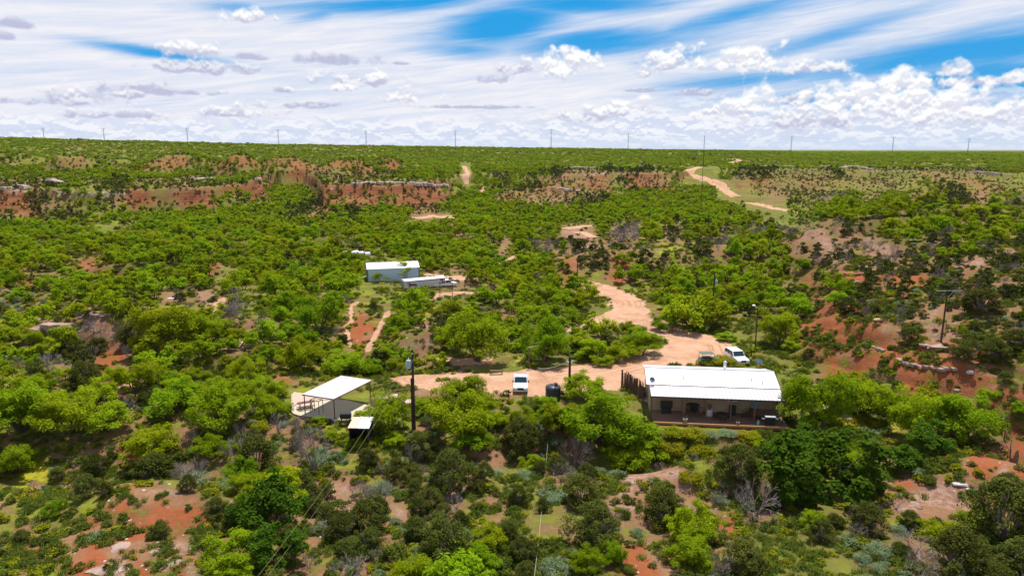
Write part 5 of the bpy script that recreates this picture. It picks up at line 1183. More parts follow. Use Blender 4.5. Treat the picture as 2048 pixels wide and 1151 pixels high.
def mk_juniper(seed, ht=2.6, w=2.6, nc=64, per=130, ln=.15, wd=.06, dead=.5):
    rng = np.random.default_rng(seed); th = rng.random(nc) * 6.28; hh = rng.random(nc) ** .8
    prof = np.sin(np.clip(hh * .62 + .36, 0, 1) * math.pi) ** .7
    r = w * .5 * prof * rng.uniform(.55, 1.0, nc); lob = 1 + .25 * np.sin(th * 3 + seed)
    cent = np.stack([np.cos(th) * r * lob, np.sin(th) * r * lob, .12 + hh * (ht - .45)], 1); rad = rng.uniform(.22, .48, nc) * w / 2.6
    C, N = ell_clumps(cent, rad, per, rng, 1.15, .5)
    out = C * [1, 1, 0]; out /= np.linalg.norm(out, axis=1, keepdims=True) + 1e-6; al = out * .6 + np.array([0, 0, 1.0])
    V, Fq = leaves(C, N, ln, wd, rng, .25, 1.0, al)
    segs = []
    for k in range(int(26 * dead) + 7):
        a = rng.random() * 6.28; L = rng.uniform(.5, .62) * w; p = np.array([0, 0, .0]); q = np.array([math.cos(a) * L * .6, math.sin(a) * L * .6, ht * rng.uniform(.3, .95)])
        m = (p + q) / 2 + rng.normal(0, .12, 3); segs += [[*p, *m, .05, .03], [*m, *q, .03, .008]]
    return (V, Fq), tubes(segs, 4)
def mk_dead(seed, ht=2.6, w=3.0, lev=4, tuft=0):
    rng = np.random.default_rng(seed); segs = []; tips = []
    def grow(p, d, L, r, l):
        for i in range(2):
            d = d + rng.normal(0, .13, 3); d /= np.linalg.norm(d); q = p + d * L / 2; segs.append([*p, *q, max(r, .008), max(r * .8, .007)]); p = q; r *= .8
        if l == 0: tips.append(p); return
        for j in range(rng.integers(3, 5)):
            e = d + rng.normal(0, .42, 3); e[2] += .1; e /= np.linalg.norm(e); grow(p, e, L * rng.uniform(.6, .85), r * .62, l - 1)
    for s in range(7):
        a = s * .9 + rng.random(); d = np.array([math.cos(a) * .8, math.sin(a) * .8, rng.uniform(.5, 1.3)]); d /= np.linalg.norm(d); grow(np.zeros(3), d, 1.0, .05, lev - 1)
    segs = np.array(segs); ext = np.abs(segs[:, 3:5]).max(); hz = segs[:, 5].max(); sc = np.array([w / 2 / ext, w / 2 / ext, ht / hz]); segs[:, :3] *= sc; segs[:, 3:6] *= sc
    V, Fq = tubes(segs, 3); lv = None
    if tuft:
        C = np.array(tips) * sc; C = C[rng.choice(len(C), tuft)] + rng.normal(0, .12, (tuft, 3)); lv = leaves(C, np.zeros((tuft, 3)), .13, .06, rng, .2)
    return lv, (V, Fq)
def mk_bush(seed, ht=.8, w=1.2, nc=16, per=60, ln=.16, wd=.05, upb=.25):
    rng = np.random.default_rng(seed); th = rng.random(nc) * 6.28; r = w * .42 * rng.random(nc) ** .5
    cent = np.stack([np.cos(th) * r, np.sin(th) * r, ht * .15 + rng.random(nc) * ht * .6 * (1.1 - r / w)], 1); rad = rng.uniform(.16, .28, nc) * w
    C, N = ell_clumps(cent, rad, per, rng, .8, .4); C[:, 2] = np.maximum(C[:, 2], .03)
    out = C * [1, 1, 0]; al = out / (np.linalg.norm(out, axis=1, keepdims=True) + 1e-6) * .5 + np.array([0, 0, 1.0])
    return leaves(C, N, ln, wd, rng, upb, 1.0, al), None
def meshpair(name, lv, tb, lm, bm_):
    a = mesh_from(name + '_crown', lv[0], lv[1], [lm]) if lv is not None else None
    b = mesh_from(name + '_trunk', tb[0], tb[1], [bm_]) if tb is not None else None
    return a, b
def meshjoin(name, lv, tb, lm, bm_):
    Vs, Fs, mi, mats = [], [], [], []
    if lv is not None: Vs.append(lv[0]); Fs.append(lv[1]); mi.append(np.zeros(len(lv[1]))); mats.append(lm)
    if tb is not None:
        Fs.append(tb[1] + (len(Vs[0]) if Vs else 0)); Vs.append(tb[0]); mi.append(np.full(len(tb[1]), len(mats))); mats.append(bm_)
    return mesh_from(name, np.concatenate(Vs), np.concatenate(Fs), mats, np.concatenate(mi))

PROTO = {}   # kind -> dict(near=[(crown, trunk)], mid=[(crown,trunk)], far=[mesh], r=half width of the unit plant, h=height)
def proto(kind, near, mid, far, hw, ht): PROTO[kind] = dict(near=near, mid=mid, far=far, hw=hw, ht=ht)
def series(fn, lm, bm_, nm, seeds): return [meshpair(nm, *fn(s), lm, bm_) for s in seeds]
def joined(fn, lm, bm_, nm, seeds): return [meshjoin(nm, *fn(s), lm, bm_) for s in seeds]
proto('mesquite', series(lambda s: mk_mesquite(s), LF['mesq'], BARK, 'mesquite', range(8)), series(lambda s: mk_mesquite(s, nc=48, per=60, ln=.36, wd=.16), LF['mesq'], BARK, 'mesquite_mid', range(20, 27)),
      joined(lambda s: mk_mesquite(s, nc=26, per=15, ln=.85, wd=.48), LF['mesq'], BARK, 'mesquite_far', range(40, 46)), 2.6, 3.4)
proto('hackberry', series(lambda s: mk_mesquite(s, 1.0, 1.25, 80, 120, .26, .15), LF['dark'], BARK, 'hackberry', (61, 62)), series(lambda s: mk_mesquite(s, 1, 1.2, 50, 46, .42, .24), LF['dark'], BARK, 'hackberry_mid', (63, 64)), None, 2.6, 4.2)
proto('juniper', series(lambda s: mk_juniper(s), LF['jun'], DEADW, 'juniper', range(80, 86)), series(lambda s: mk_juniper(s, nc=26, per=42, ln=.33, wd=.17), LF['jun'], DEADW, 'juniper_mid', range(90, 94)),
      joined(lambda s: mk_juniper(s, nc=14, per=14, ln=.62, wd=.38, dead=0), LF['jun'], DEADW, 'juniper_far', range(100, 104)), 1.4, 2.7)
proto('scrub', series(lambda s: mk_bush(s, 1.3, 1.9, 26, 90, .16, .07), LF['olive'], None, 'scrub', (110, 111, 112)), series(lambda s: mk_bush(s, 1.3, 1.9, 16, 30, .3, .16), LF['olive'], None, 'scrub_mid', (113, 114)), joined(lambda s: mk_bush(s, 1.3, 1.9, 9, 10, .6, .38), LF['olive'], None, 'scrub_far', (115, 116)), .95, 1.4)
proto('sagebrush', series(lambda s: mk_bush(s, .8, 1.5, 26, 90, .11, .04), LF['sage'], None, 'sage', (120, 121, 122)), series(lambda s: mk_bush(s, .95, 1.5, 14, 30, .28, .12), LF['sage'], None, 'sage_mid', (123, 124)), None, .75, 1.0)
proto('dead_bush', series(lambda s: mk_dead(s), None, DEADW, 'dead', (130, 131, 132, 133)), series(lambda s: mk_dead(s, lev=4), None, DEADW, 'dead_mid', (134, 135)), joined(lambda s: mk_dead(s, lev=3), None, DEADW, 'dead_far', (136,)), 1.5, 2.6)
proto('yellow_shrub', series(lambda s: mk_bush(s, 1.6, 2.1, 26, 90, .18, .08, .5), LF['yel'], None, 'yshrub', (140, 141)), series(lambda s: mk_bush(s, 1.6, 2.1, 16, 34, .3, .16, .5), LF['yel'], None, 'yshrub_mid', (142, 143)), joined(lambda s: mk_bush(s, 1.6, 2.1, 9, 12, .6, .34, .5), LF['yel'], None, 'yshrub_far', (144,)), 1.05, 1.6)

def crown_of(kind): return {'mesquite': 'crown', 'hackberry': 'crown', 'juniper': 'foliage', 'scrub': 'foliage', 'sagebrush': 'foliage', 'yellow_shrub': 'foliage'}.get(kind)
NAMEOF = {'mesquite': 'mesquite_tree', 'hackberry': 'hackberry_tree', 'juniper': 'juniper_bush', 'scrub': 'scrub_bush', 'sagebrush': 'sagebrush', 'dead_bush': 'dead_shrub', 'yellow_shrub': 'yellow_green_shrub'}
CATOF = {'mesquite': 'tree', 'hackberry': 'tree', 'juniper': 'bush', 'scrub': 'bush', 'sagebrush': 'bush', 'dead_bush': 'dead shrub', 'yellow_shrub': 'shrub'}
LOOK = {'mesquite': 'feathery bright green mesquite tree', 'hackberry': 'dense dark green leafy tree', 'juniper': 'dark olive juniper bush', 'scrub': 'low olive scrub bush', 'sagebrush': 'low grey-green sagebrush', 'dead_bush': 'bare grey twiggy shrub', 'yellow_shrub': 'yellowish green leafy shrub'}
PLUR = {'mesquite': 'mesquite trees', 'hackberry': 'dark trees', 'juniper': 'junipers', 'scrub': 'scrub bushes', 'sagebrush': 'sagebrush', 'dead_bush': 'bare shrubs', 'yellow_shrub': 'yellow-green shrubs'}
ZONES = [  # (x0, x1, y0, y1, phrase) first match, base point of the plant in the photograph
    (0, 560, 940, 1300, 'on the red slope at lower left'), (560, 860, 930, 1300, 'on the pale bare slope below the pavilion'), (860, 1150, 900, 1300, 'on the brown slope at lower middle'),
    (1150, 1560, 930, 1300, 'around the bare pink slope below the house'), (1560, 1760, 890, 1300, 'in the green hollow at lower right'), (1760, 2100, 890, 1300, 'on the rocky slope at lower right'),
    (0, 300, 790, 940, 'in the dark left edge thicket above the red slope'), (300, 620, 790, 940, 'in the thicket left of the small shed'), (620, 860, 842, 940, 'between the pavilion slab and the slope below'),
    (860, 1020, 770, 930, 'right of the transformer pole and below the road'), (1020, 1340, 775, 930, 'below the water tank and left of the porch'), (1340, 1580, 840, 930, 'directly below the house porch'),
    (1560, 2100, 780, 890, 'right of the house below the red hill'), (0, 330, 600, 790, 'around the pale rocky knoll at left'), (330, 600, 600, 790, 'between the left knoll and the pavilion'),
    (600, 860, 690, 790, 'just behind the pavilion'), (600, 860, 590, 690, 'on the gullied ground below the horse trailer'), (860, 1060, 600, 760, 'between the riding pen and the main road'), (1060, 1345, 600, 745, 'inside the bend of the main road'),
    (1130, 1560, 500, 690, 'in the clearing thicket behind the lawn'), (1560, 1660, 560, 780, 'along the left foot of the red hill'), (1660, 2100, 560, 790, 'on the red hill with the pole'), (1560, 2100, 430, 560, 'on the top of the right hill'),
    (0, 500, 520, 600, 'in the thicket left of the barn'), (500, 720, 500, 600, 'close around the left end of the barn'), (720, 1130, 500, 600, 'close around the barn and trailer'), (0, 1024, 430, 520, 'in the wide valley thicket below the left bluffs'), (1024, 1560, 380, 500, 'in the valley thicket below the far road')]
def zone(px, py):
    for (x0, x1, y0, y1, ph) in ZONES:
        if x0 <= px < x1 and y0 <= py < y1: return ph
    return 'among the red bluffs beyond the valley' if py < 430 else 'at the far edge of the valley floor'
def put(kind, x, y, sc, rot, var, level, label=None, zs=1.0, group=None):
    z = Hs(x, y); pr = PROTO[kind]; lst = pr[level]; cr, tr = lst[var % len(lst)]; name = NAMEOF[kind]
    if cr is not None and tr is not None:
        t = empty(name, (x, y, z - .05), rot); t.scale = (sc, sc, sc * zs)
        for nm, me in (('trunk' if kind in ('mesquite', 'hackberry') else 'branches', tr), (crown_of(kind), cr)):
            o = bpy.data.objects.new(nm, me); COL.objects.link(o); o.parent = t
    else:
        t = bpy.data.objects.new(name, cr or tr); COL.objects.link(t); t.location = (x, y, z - .05); t.rotation_euler = (0, 0, rot); t.scale = (sc, sc, sc * zs)
    return tag(t, label, CATOF[kind], group)

# ---- trees and shrubs placed one by one (foot pixel x, y; width in pixels; height factor)
HERO = [
 ('mesquite', 45, 862, 175, 1.15, 'largest round mesquite at the left edge with dark stems showing'), ('mesquite', 330, 712, 150, 1.0, 'broad mesquite right of the bare red strip on the left knoll'), ('mesquite', 392, 690, 110, 1.0, 'taller mesquite behind the broad one beside the left knoll'),
 ('mesquite', 135, 870, 130, 1.0, 'bright mesquite in front of the largest left edge tree'), ('mesquite', 210, 862, 110, .9, 'bright mesquite second from the left edge above the thicket'), ('mesquite', 60, 690, 60, 1.0, 'small leaning mesquite on the left knoll below the large boulder'),
 ('mesquite', 345, 830, 120, 1.0, 'round mesquite below the bare tan patch on the left'), ('mesquite', 440, 855, 130, 1.0, 'yellowish round mesquite left of the patio'), ('mesquite', 545, 835, 90, .9, 'mesquite overlapping the left edge of the patio'), ('mesquite', 300, 925, 120, .9, 'bright open mesquite standing over a dark juniper above the red slope'),
 ('mesquite', 595, 735, 95, 1.1, 'dark stemmed mesquite nearest behind the pavilion roof on its left'), ('mesquite', 685, 752, 95, .8, 'low wide mesquite touching the far corner of the pavilion roof'), ('mesquite', 735, 748, 70, .8, 'small mesquite right behind the pavilion corner'), ('mesquite', 640, 660, 100, 1.2, 'large dark mesquite below the barn on the gullied ground'),
 ('mesquite', 955, 722, 140, 1.25, 'large spreading mesquite with thick twisted trunk near the bench'), ('mesquite', 1090, 722, 110, 1.2, 'tall mesquite right behind the timber gateway'), ('mesquite', 905, 690, 90, 1.0, 'mesquite left of the large spreading one near the bench'),
 ('mesquite', 1180, 718, 85, .75, 'first round mesquite inside the road bend'), ('mesquite', 1230, 718, 80, .72, 'middle round mesquite inside the road bend'), ('mesquite', 1283, 708, 92, .78, 'rightmost round mesquite inside the road bend'), ('mesquite', 1205, 730, 50, .7, 'small shrubby mesquite at the road edge inside the bend'),
 ('mesquite', 1330, 660, 60, .8, 'mesquite leaning over the road bend behind the lawn'), ('mesquite', 1250, 662, 40, .9, 'small yellow tinged mesquite on the road island'),
 ('mesquite', 1385, 655, 120, 1.1, 'large mesquite at the back edge of the lawn'), ('mesquite', 1420, 652, 90, 1.0, 'mesquite below the pale transformer pole'), ('mesquite', 1560, 690, 90, 1.1, 'mesquite at the right of the yard light'), ('mesquite', 1590, 640, 80, 1.0, 'mesquite behind the yard light at the hill foot'),
 ('mesquite', 1452, 680, 45, .5, 'small round shrub on the lawn left of the yard light'), ('mesquite', 1585, 700, 45, .8, 'shrubby mesquite at the hill foot right of the lawn'),
 ('mesquite', 918, 868, 140, 1.0, 'broad bright mesquite right of the transformer pole'), ('mesquite', 940, 900, 90, .9, 'lower mesquite below the broad one right of the transformer pole'), ('mesquite', 1195, 885, 180, 1.05, 'largest mesquite in the middle, left of the porch'), ('mesquite', 1130, 865, 110, 1.0, 'mesquite below the dark water tank'), ('mesquite', 1275, 925, 140, .85, 'mesquite overlapping the left end of the porch'),
 ('mesquite', 1040, 850, 80, .8, 'low mesquite directly below the white pickup'), ('mesquite', 990, 850, 60, .7, 'small mesquite left of the one below the white pickup'), ('mesquite', 1255, 935, 100, .9, 'mesquite overhanging the top of the bare pink slope'),
 ('mesquite', 1628, 868, 165, 1.45, 'big open mesquite with dark forked limbs covering the right end of the house'), ('hackberry', 1640, 1000, 215, 1.1, 'huge dense dark green tree below the right end of the house'), ('hackberry', 1720, 990, 110, .9, 'dark tree right of the huge dense one'), ('hackberry', 1590, 1010, 110, .9, 'dark tree left of the huge dense one'),
 ('mesquite', 1720, 828, 120, .9, 'bright mesquite behind the yellow flower patch'), ('mesquite', 1760, 815, 80, .9, 'bright mesquite further right behind the yellow flower patch'), ('mesquite', 1838, 880, 130, 1.15, 'open mesquite with visible forked stem right of the yellow flower patch'), ('mesquite', 1925, 880, 150, 1.1, 'wide mesquite at the right below the red hill'), ('mesquite', 1975, 800, 45, .9, 'small upright mesquite high on the red hill foot'), ('mesquite', 2046, 830, 50, .9, 'mesquite cut by the right edge below the red hill'),
 ('hackberry', 1790, 935, 100, .7, 'low dark shrub under the mesquites right of the yellow patch'), ('hackberry', 1860, 905, 100, .7, 'dark shrub in the shade of the wide right mesquite'),
 ('mesquite', 1378, 1130, 115, .8, 'bright lime green bush at the bottom middle'), ('mesquite', 955, 1145, 110, .7, 'bright lime green bush at the bottom below the brown slope'), ('mesquite', 1945, 1065, 75, .9, 'bright green small tree on the rocky slope at lower right'), ('mesquite', 1885, 1080, 90, .8, 'yellowish small tree left of the bright one at lower right'),
 ('hackberry', 550, 1060, 150, .95, 'large dark green leafy bush beside the red slope'), ('hackberry', 560, 1130, 110, .8, 'dark leafy bush below the large one by the red slope'), ('mesquite', 470, 1130, 130, .8, 'green bush at the bottom between the red slope and the wires'), ('mesquite', 30, 945, 110, .9, 'low green mesquite at the left edge above the red slope'), ('mesquite', 465, 1160, 90, .6, 'low green bush at the bottom edge left of the wires'),
 ('juniper', 150, 712, 48, 1.0, 'dark juniper on the left knoll, left of the pair'), ('juniper', 198, 702, 44, .9, 'dark juniper on the left knoll, right of the pair'), ('juniper', 270, 690, 66, 1.1, 'largest olive juniper on the left knoll'), ('juniper', 168, 775, 60, 1.3, 'tall brownish juniper below the pair on the left knoll'), ('juniper', 462, 667, 38, 1.0, 'round dark juniper with a grey dead crown left of the pavilion'), ('juniper', 361, 602, 26, 1.2, 'small dark juniper on bare ground left of the eroded track'),
 ('juniper', 172, 993, 58, 1.2, 'upright dark juniper alone above the red slope'), ('juniper', 305, 960, 90, .9, 'broad dark juniper under the open mesquite above the red slope'), ('juniper', 512, 950, 90, 1.3, 'tall dark juniper with bare grey twigs at the thicket left of the shed'), ('juniper', 655, 1045, 52, 1.0, 'compact juniper on the pale slope beside the wires'), ('juniper', 735, 1065, 90, 1.1, 'juniper with curled dead limb on the pale slope'), ('juniper', 838, 1035, 52, 1.25, 'upright juniper right of the curled limb one'),
 ('juniper', 905, 975, 85, 1.35, 'tall brown-green juniper beside the pink wash'), ('juniper', 845, 905, 75, .85, 'dark juniper at the foot of the transformer pole'), ('juniper', 700, 1110, 60, .9, 'dark juniper above the fallen dead branches'), ('juniper', 885, 1120, 110, 1.2, 'wide juniper clump above the lime green bush'), ('juniper', 1040, 900, 80, 1.2, 'dark juniper below the white pickup'), ('juniper', 1160, 1010, 85, 1.1, 'olive juniper above the long brown slope'), ('juniper', 1190, 1085, 110, 1.1, 'darkest juniper on the brown slope at the middle bottom'),
 ('juniper', 1322, 1045, 88, 1.2, 'large juniper standing alone on the bare pink slope'), ('juniper', 1480, 960, 90, 1.2, 'juniper below the porch, right of the green bank'), ('juniper', 1480, 1140, 95, 1.0, 'olive juniper at the bottom right of the lime bush'), ('juniper', 1045, 1120, 60, 1.2, 'narrow juniper left of the long pale wire'), ('juniper', 1735, 1060, 75, 1.1, 'grey-green juniper below the dark trees'), ('juniper', 1640, 1080, 55, 1.2, 'pointed juniper in the green hollow'), ('juniper', 1910, 1140, 110, 1.2, 'dark juniper at the bottom right corner area'), ('juniper', 2000, 1080, 130, 1.4, 'largest dark juniper at the right edge'), ('juniper', 2035, 1140, 90, 1.1, 'dark juniper in the bottom right corner'), ('juniper', 1800, 1110, 45, .9, 'small dark juniper amid pale twigs at lower right'),
 ('juniper', 1695, 628, 72, 1.1, 'dark juniper on top of the red bank left of the grey outcrop'), ('juniper', 1745, 630, 60, .9, 'dark bush right above the grey outcrop on the red hill'), ('juniper', 1815, 683, 62, 1.1, 'round dark green juniper left of the hilltop pole'), ('juniper', 1960, 625, 110, 1.0, 'large brown-green bush behind the hilltop pole'), ('juniper', 1935, 720, 85, 1.2, 'tall dark bush right of the hilltop pole rock'), ('juniper', 1990, 720, 90, 1.1, 'dark bush at the right side of the hilltop'), ('juniper', 2030, 700, 80, 1.2, 'dark bush at the right edge of the hilltop'), ('juniper', 1617, 712, 24, 1.0, 'small dark juniper at the foot of the red bank'), ('juniper', 1636, 611, 20, 1.0, 'tiny dark juniper on the slope left of the red bank'),
 ('juniper', 1770, 545, 50, 1.2, 'dark juniper left of the layered outcrop on the hill top'), ('juniper', 1745, 560, 45, 1.0, 'juniper beside the red overhanging ledge'), ('juniper', 1820, 548, 50, .9, 'dark juniper above the layered outcrop'), ('juniper', 1870, 548, 40, 1.1, 'pointed juniper right of the layered outcrop'), ('juniper', 1407, 508, 40, 1.0, 'grey-green juniper on the tan ridge'), ('juniper', 1290, 528, 36, 1.2, 'dark juniper on the red bank behind the road'), ('juniper', 1194, 530, 34, 1.0, 'dark juniper at the left of the red bank behind the road'), ('juniper', 1165, 505, 50, .9, 'olive juniper at the left end of the tan ridge'), ('juniper', 1345, 540, 18, 1.3, 'small dark juniper below the tan ridge'),
 ('dead_bush', 628, 945, 100, 1.5, 'large bare grey-brown shrub below the left of the pavilion'), ('dead_bush', 485, 935, 95, 1.1, 'bare pale branching shrub leaning left in the thicket'), ('dead_bush', 1150, 935, 85, 1.2, 'dense purple-grey bare shrub at the middle'), ('dead_bush', 1510, 1040, 110, 1.2, 'large bare grey shrub below the dark trees'), ('dead_bush', 1440, 1010, 50, 1.0, 'thin bare shrub left of the large grey one'), ('dead_bush', 700, 1160, 100, .7, 'fallen bleached branches at the bottom'), ('dead_bush', 100, 745, 55, 1.2, 'small bare white-stemmed tree behind the left edge mesquite'), ('dead_bush', 1236, 672, 28, 1.2, 'small white bare tree in front of the road island'), ('dead_bush', 1745, 500, 60, .6, 'grey rounded bare bush on the hill top'), ('dead_bush', 1240, 484, 90, .55, 'long grey bare thicket on the ridge'), ('dead_bush', 645, 1065, 60, .6, 'low pale dead brush on the pale slope'), ('dead_bush', 1830, 1110, 110, .7, 'pale tangled dead brush at lower right'), ('dead_bush', 825, 930, 50, 1.4, 'grey bare stems right of the pole foot'), ('dead_bush', 462, 640, 40, 1.2, 'grey bare shrub above the round juniper'), ('dead_bush', 190, 665, 60, .6, 'faint grey bare twigs on the left knoll'),
 ('sagebrush', 395, 950, 70, .8, 'pale mint sagebrush clump above the red slope'), ('sagebrush', 450, 975, 60, .9, 'second pale sagebrush clump right of the mint one'), ('sagebrush', 765, 985, 75, 1.3, 'tall grey-green sagebrush at the edge of the pale slope'), ('sagebrush', 985, 950, 60, .8, 'sagebrush right of the pink wash'), ('sagebrush', 1045, 955, 60, .8, 'sagebrush left of the long wire'), ('sagebrush', 1110, 1000, 75, .9, 'minty sagebrush patch at the top of the brown slope'), ('sagebrush', 1455, 870, 70, .8, 'sagebrush directly below the porch steps'), ('sagebrush', 1110, 1140, 85, 1.0, 'sagebrush at the bottom left of the darkest juniper'), ('sagebrush', 1740, 905, 90, 1.1, 'sagebrush mass below the yellow flowers'), ('sagebrush', 1760, 1110, 120, 1.0, 'wide sagebrush spread in the lower right hollow'), ('sagebrush', 1440, 1000, 40, .9, 'sagebrush strip beside the bare pink slope'), ('sagebrush', 1110, 885, 50, 1.0, 'sagebrush below the water tank mesquites'), ('sagebrush', 640, 925, 70, .9, 'sagebrush under the large bare shrub'),
 ('yellow_shrub', 1413, 728, 40, .7, 'leafy green shrub hiding the buggy behind the house'), ('yellow_shrub', 1447, 730, 46, .8, 'leafy shrub between the buggy and the white car'), ('yellow_shrub', 1475, 733, 30, .5, 'low shrub in front of the white car'), ('yellow_shrub', 1500, 742, 30, .5, 'low shrub right of the white car behind the roof'), ('mesquite', 640, 848, 34, .75, 'small bright tree growing by the near edge of the slab'), ('mesquite', 722, 833, 34, .55, 'small bright tree growing through the slab before the windbreak'), ('mesquite', 662, 880, 46, .7, 'bright bush left of the small shed'), ('mesquite', 790, 888, 52, .8, 'bright bush right of the small shed'),
 ('mesquite', 790, 560, 60, .9, 'tree standing in front of the barn'), ('mesquite', 848, 592, 44, .9, 'mesquite hiding the front of the horse trailer'), ('mesquite', 762, 563, 40, .8, 'small tree at the barn wall'), ('mesquite', 690, 590, 80, 1.0, 'mesquite left of the barn clearing'), ('mesquite', 815, 545, 40, 1.3, 'tree rising over the middle of the barn roof'),
 ('mesquite', 712, 890, 46, .6, 'small bright bush right in front of the small shed'), ('yellow_shrub', 742, 888, 34, .8, 'leafy shrub at the right front corner of the small shed'),
 ('yellow_shrub', 1262, 796, 24, .4, 'low shrub at the foot of the cedar fence'),
 ('yellow_shrub', 1350, 872, 46, 0.8, 'leafy green shrub below the left part of the sunlit orange porch edge'),
 ('yellow_shrub', 1385, 876, 50, 0.8, 'leafy green shrub below the round flower pot'),
 ('sagebrush', 1420, 872, 36, 0.9, 'small sagebrush left of the bigger one below the porch'),
 ('yellow_shrub', 1500, 878, 44, 0.7, 'leafy shrub below the porch steps right of the sagebrush'),
 ('scrub', 1530, 872, 40, 0.8, 'dark low bush under the grill end of the porch'),
 ('yellow_shrub', 1345, 905, 50, 0.8, 'green shrub on the bank under the left half of the porch'),
 ('yellow_shrub', 1400, 910, 56, 0.8, 'green shrub in the middle of the bank under the porch'),
 ('yellow_shrub', 1380, 960, 44, 0.7, 'green shrub on the edge of the bare pink slope'),
 ('mesquite', 1530, 905, 60, 0.7, 'small mesquite beside the huge dark tree under the porch'),

]
GRIDP = {}
def reg(x, y, r): GRIDP.setdefault((int(x // 8), int(y // 8)), []).append((x, y, r))
def free(x, y, r, k=.62):
    gx, gy = int(x // 8), int(y // 8)
    for i in (-1, 0, 1):
        for j in (-1, 0, 1):
            for (a, b, c) in GRIDP.get((gx + i, gy + j), ()):
                if (a - x) ** 2 + (b - y) ** 2 < ((r + c) * k) ** 2: return False
    return True
hx_, hy_ = hit([h[1] for h in HERO], [h[2] for h in HERO])
for i, ((kind, px, py, wpx, hf, lb), x, y) in enumerate(zip(HERO, hx_, hy_)):
    dep = y * math.cos(PITCH) + 30 * math.sin(PITCH); wid = wpx * dep / F; sc = wid / 2 / PROTO[kind]['hw']
    if kind == 'sagebrush': sc = min(sc, 1.5)
    hill = px > 1640 and py < 760
    sc *= .72 if hill and kind == 'juniper' else 1.0; zs_ = hf * (1.0 if kind in ('mesquite', 'hackberry') else .8 if not hill else .7); zs_ *= min(1.0, 150.0 / wpx) if kind in ('mesquite', 'hackberry') else 1.0
    put(kind, x, y, sc, random.random() * 6.28, i, 'near' if dep < 125 else 'mid', lb, zs_)
    reg(x, y, wid / 2)

# ---- keep-out areas: roads, yard, buildings, sight lines
KEEP = [(HOUSE.location.x + HW / 2, HOUSE.location.y + 3, 10.5), (HOUSE.location.x + 4, HOUSE.location.y + 2, 7)]
def blocked(x, y, px, py):
    b = road_d(x, y) < 1.35
    for (cx, cy, r) in KEEP: b |= np.hypot(x - cx, y - cy) < r
    for (x0, x1, y0, y1) in ((568, 800, 745, 846), (690, 760, 830, 878), (790, 880, 745, 800), (1010, 1140, 738, 815), (1235, 1700, 700, 855), (1400, 1560, 640, 760), (790, 900, 545, 600), (716, 845, 520, 570), (1190, 1300, 570, 668), (965, 1100, 725, 760), (850, 1000, 570, 600), (684, 742, 503, 519), (860, 960, 540, 562), (1640, 1800, 835, 862), (600, 770, 846, 900), (1368, 1440, 333, 374), (1430, 1502, 360, 405), (1490, 1575, 393, 428), (822, 910, 428, 450), (1120, 1200, 448, 480), (995, 1045, 508, 532), (920, 945, 325, 375), (1160, 1330, 600, 650), (1330, 1420, 660, 720)):
        b |= (px > x0) & (px < x1) & (py > y0) & (py < y1)
    return b
# class -> [(kind, probability, smin, smax)]
MIX = {'M': [('mesquite', .84, .60, 1.3), ('juniper', .03, .7, 1.1), ('yellow_shrub', .07, .7, 1.2), ('dead_bush', .03, .5, .9)],
       'm': [('mesquite', .34, .45, .85), ('juniper', .10, .6, 1.0), ('scrub', .12, .6, 1.1), ('yellow_shrub', .12, .6, 1.0), ('dead_bush', .05, .4, .8)],
       'J': [('juniper', .36, .55, 1.05), ('scrub', .18, .6, 1.1), ('dead_bush', .18, .4, .9), ('mesquite', .04, .4, .6)],
       'j': [('juniper', .26, .55, 1.05), ('scrub', .30, .6, 1.2), ('dead_bush', .05, .4, .8)],
       'R': [('juniper', .02, .4, .6), ('scrub', .04, .35, .6)], 'r': [('juniper', .05, .4, .7), ('scrub', .16, .35, .75), ('yellow_shrub', .08, .3, .6)],
       'P': [('juniper', .05, .4, .7), ('scrub', .07, .4, .7), ('dead_bush', .06, .3, .6)],
       'G': [('mesquite', .015, .4, .6), ('scrub', .02, .4, .7)], 'g': [('juniper', .05, .5, .8), ('scrub', .14, .4, .8), ('sagebrush', .04, .6, 1.0), ('yellow_shrub', .04, .3, .7)],
       'Y': [('yellow_shrub', .10, .4, .8)], 'S': [('sagebrush', .65, .6, 1.1), ('juniper', .07, .6, 1.0), ('dead_bush', .06, .4, .8)],
       'D': [('dead_bush', .50, .6, 1.15), ('juniper', .16, .6, 1.0), ('sagebrush', .14, .6, 1.0)], 'B': [('hackberry', .8, .8, 1.1), ('juniper', .1, .8, 1.2)]}
FARMIX = dict(MIX)
FARMIX['R'] = [('juniper', .36, .6, 1.5), ('scrub', .40, .6, 1.6), ('mesquite', .07, .5, 1.0)]; FARMIX['P'] = [('juniper', .30, .5, 1.3), ('scrub', .34, .6, 1.4), ('mesquite', .08, .5, .9)]; FARMIX['j'] = [('juniper', .40, .6, 1.4), ('scrub', .35, .7, 1.5), ('mesquite', .08, .5, .9)]
FARMIX['g'] = [('juniper', .12, .5, 1.3), ('scrub', .34, .5, 1.3), ('yellow_shrub', .15, .5, 1.1), ('mesquite', .04, .5, .8)]; FARMIX['J'] = [('juniper', .65, .8, 1.8), ('scrub', .15, .8, 1.4), ('mesquite', .1, .6, 1)]; FARMIX['m'] = [('mesquite', .45, .6, 1.0), ('juniper', .12, .6, 1.2), ('scrub', .2, .6, 1.3), ('yellow_shrub', .12, .7, 1.3)]; FARMIX['G'] = [('mesquite', .12, .5, .8), ('scrub', .15, .5, 1.0), ('yellow_shrub', .1, .6, 1)]
FARMIX['M'] = [('mesquite', .78, .6, 1.1), ('juniper', .06, .7, 1.2), ('yellow_shrub', .11, .8, 1.4), ('dead_bush', .03, .5, .9)]
PTS = []
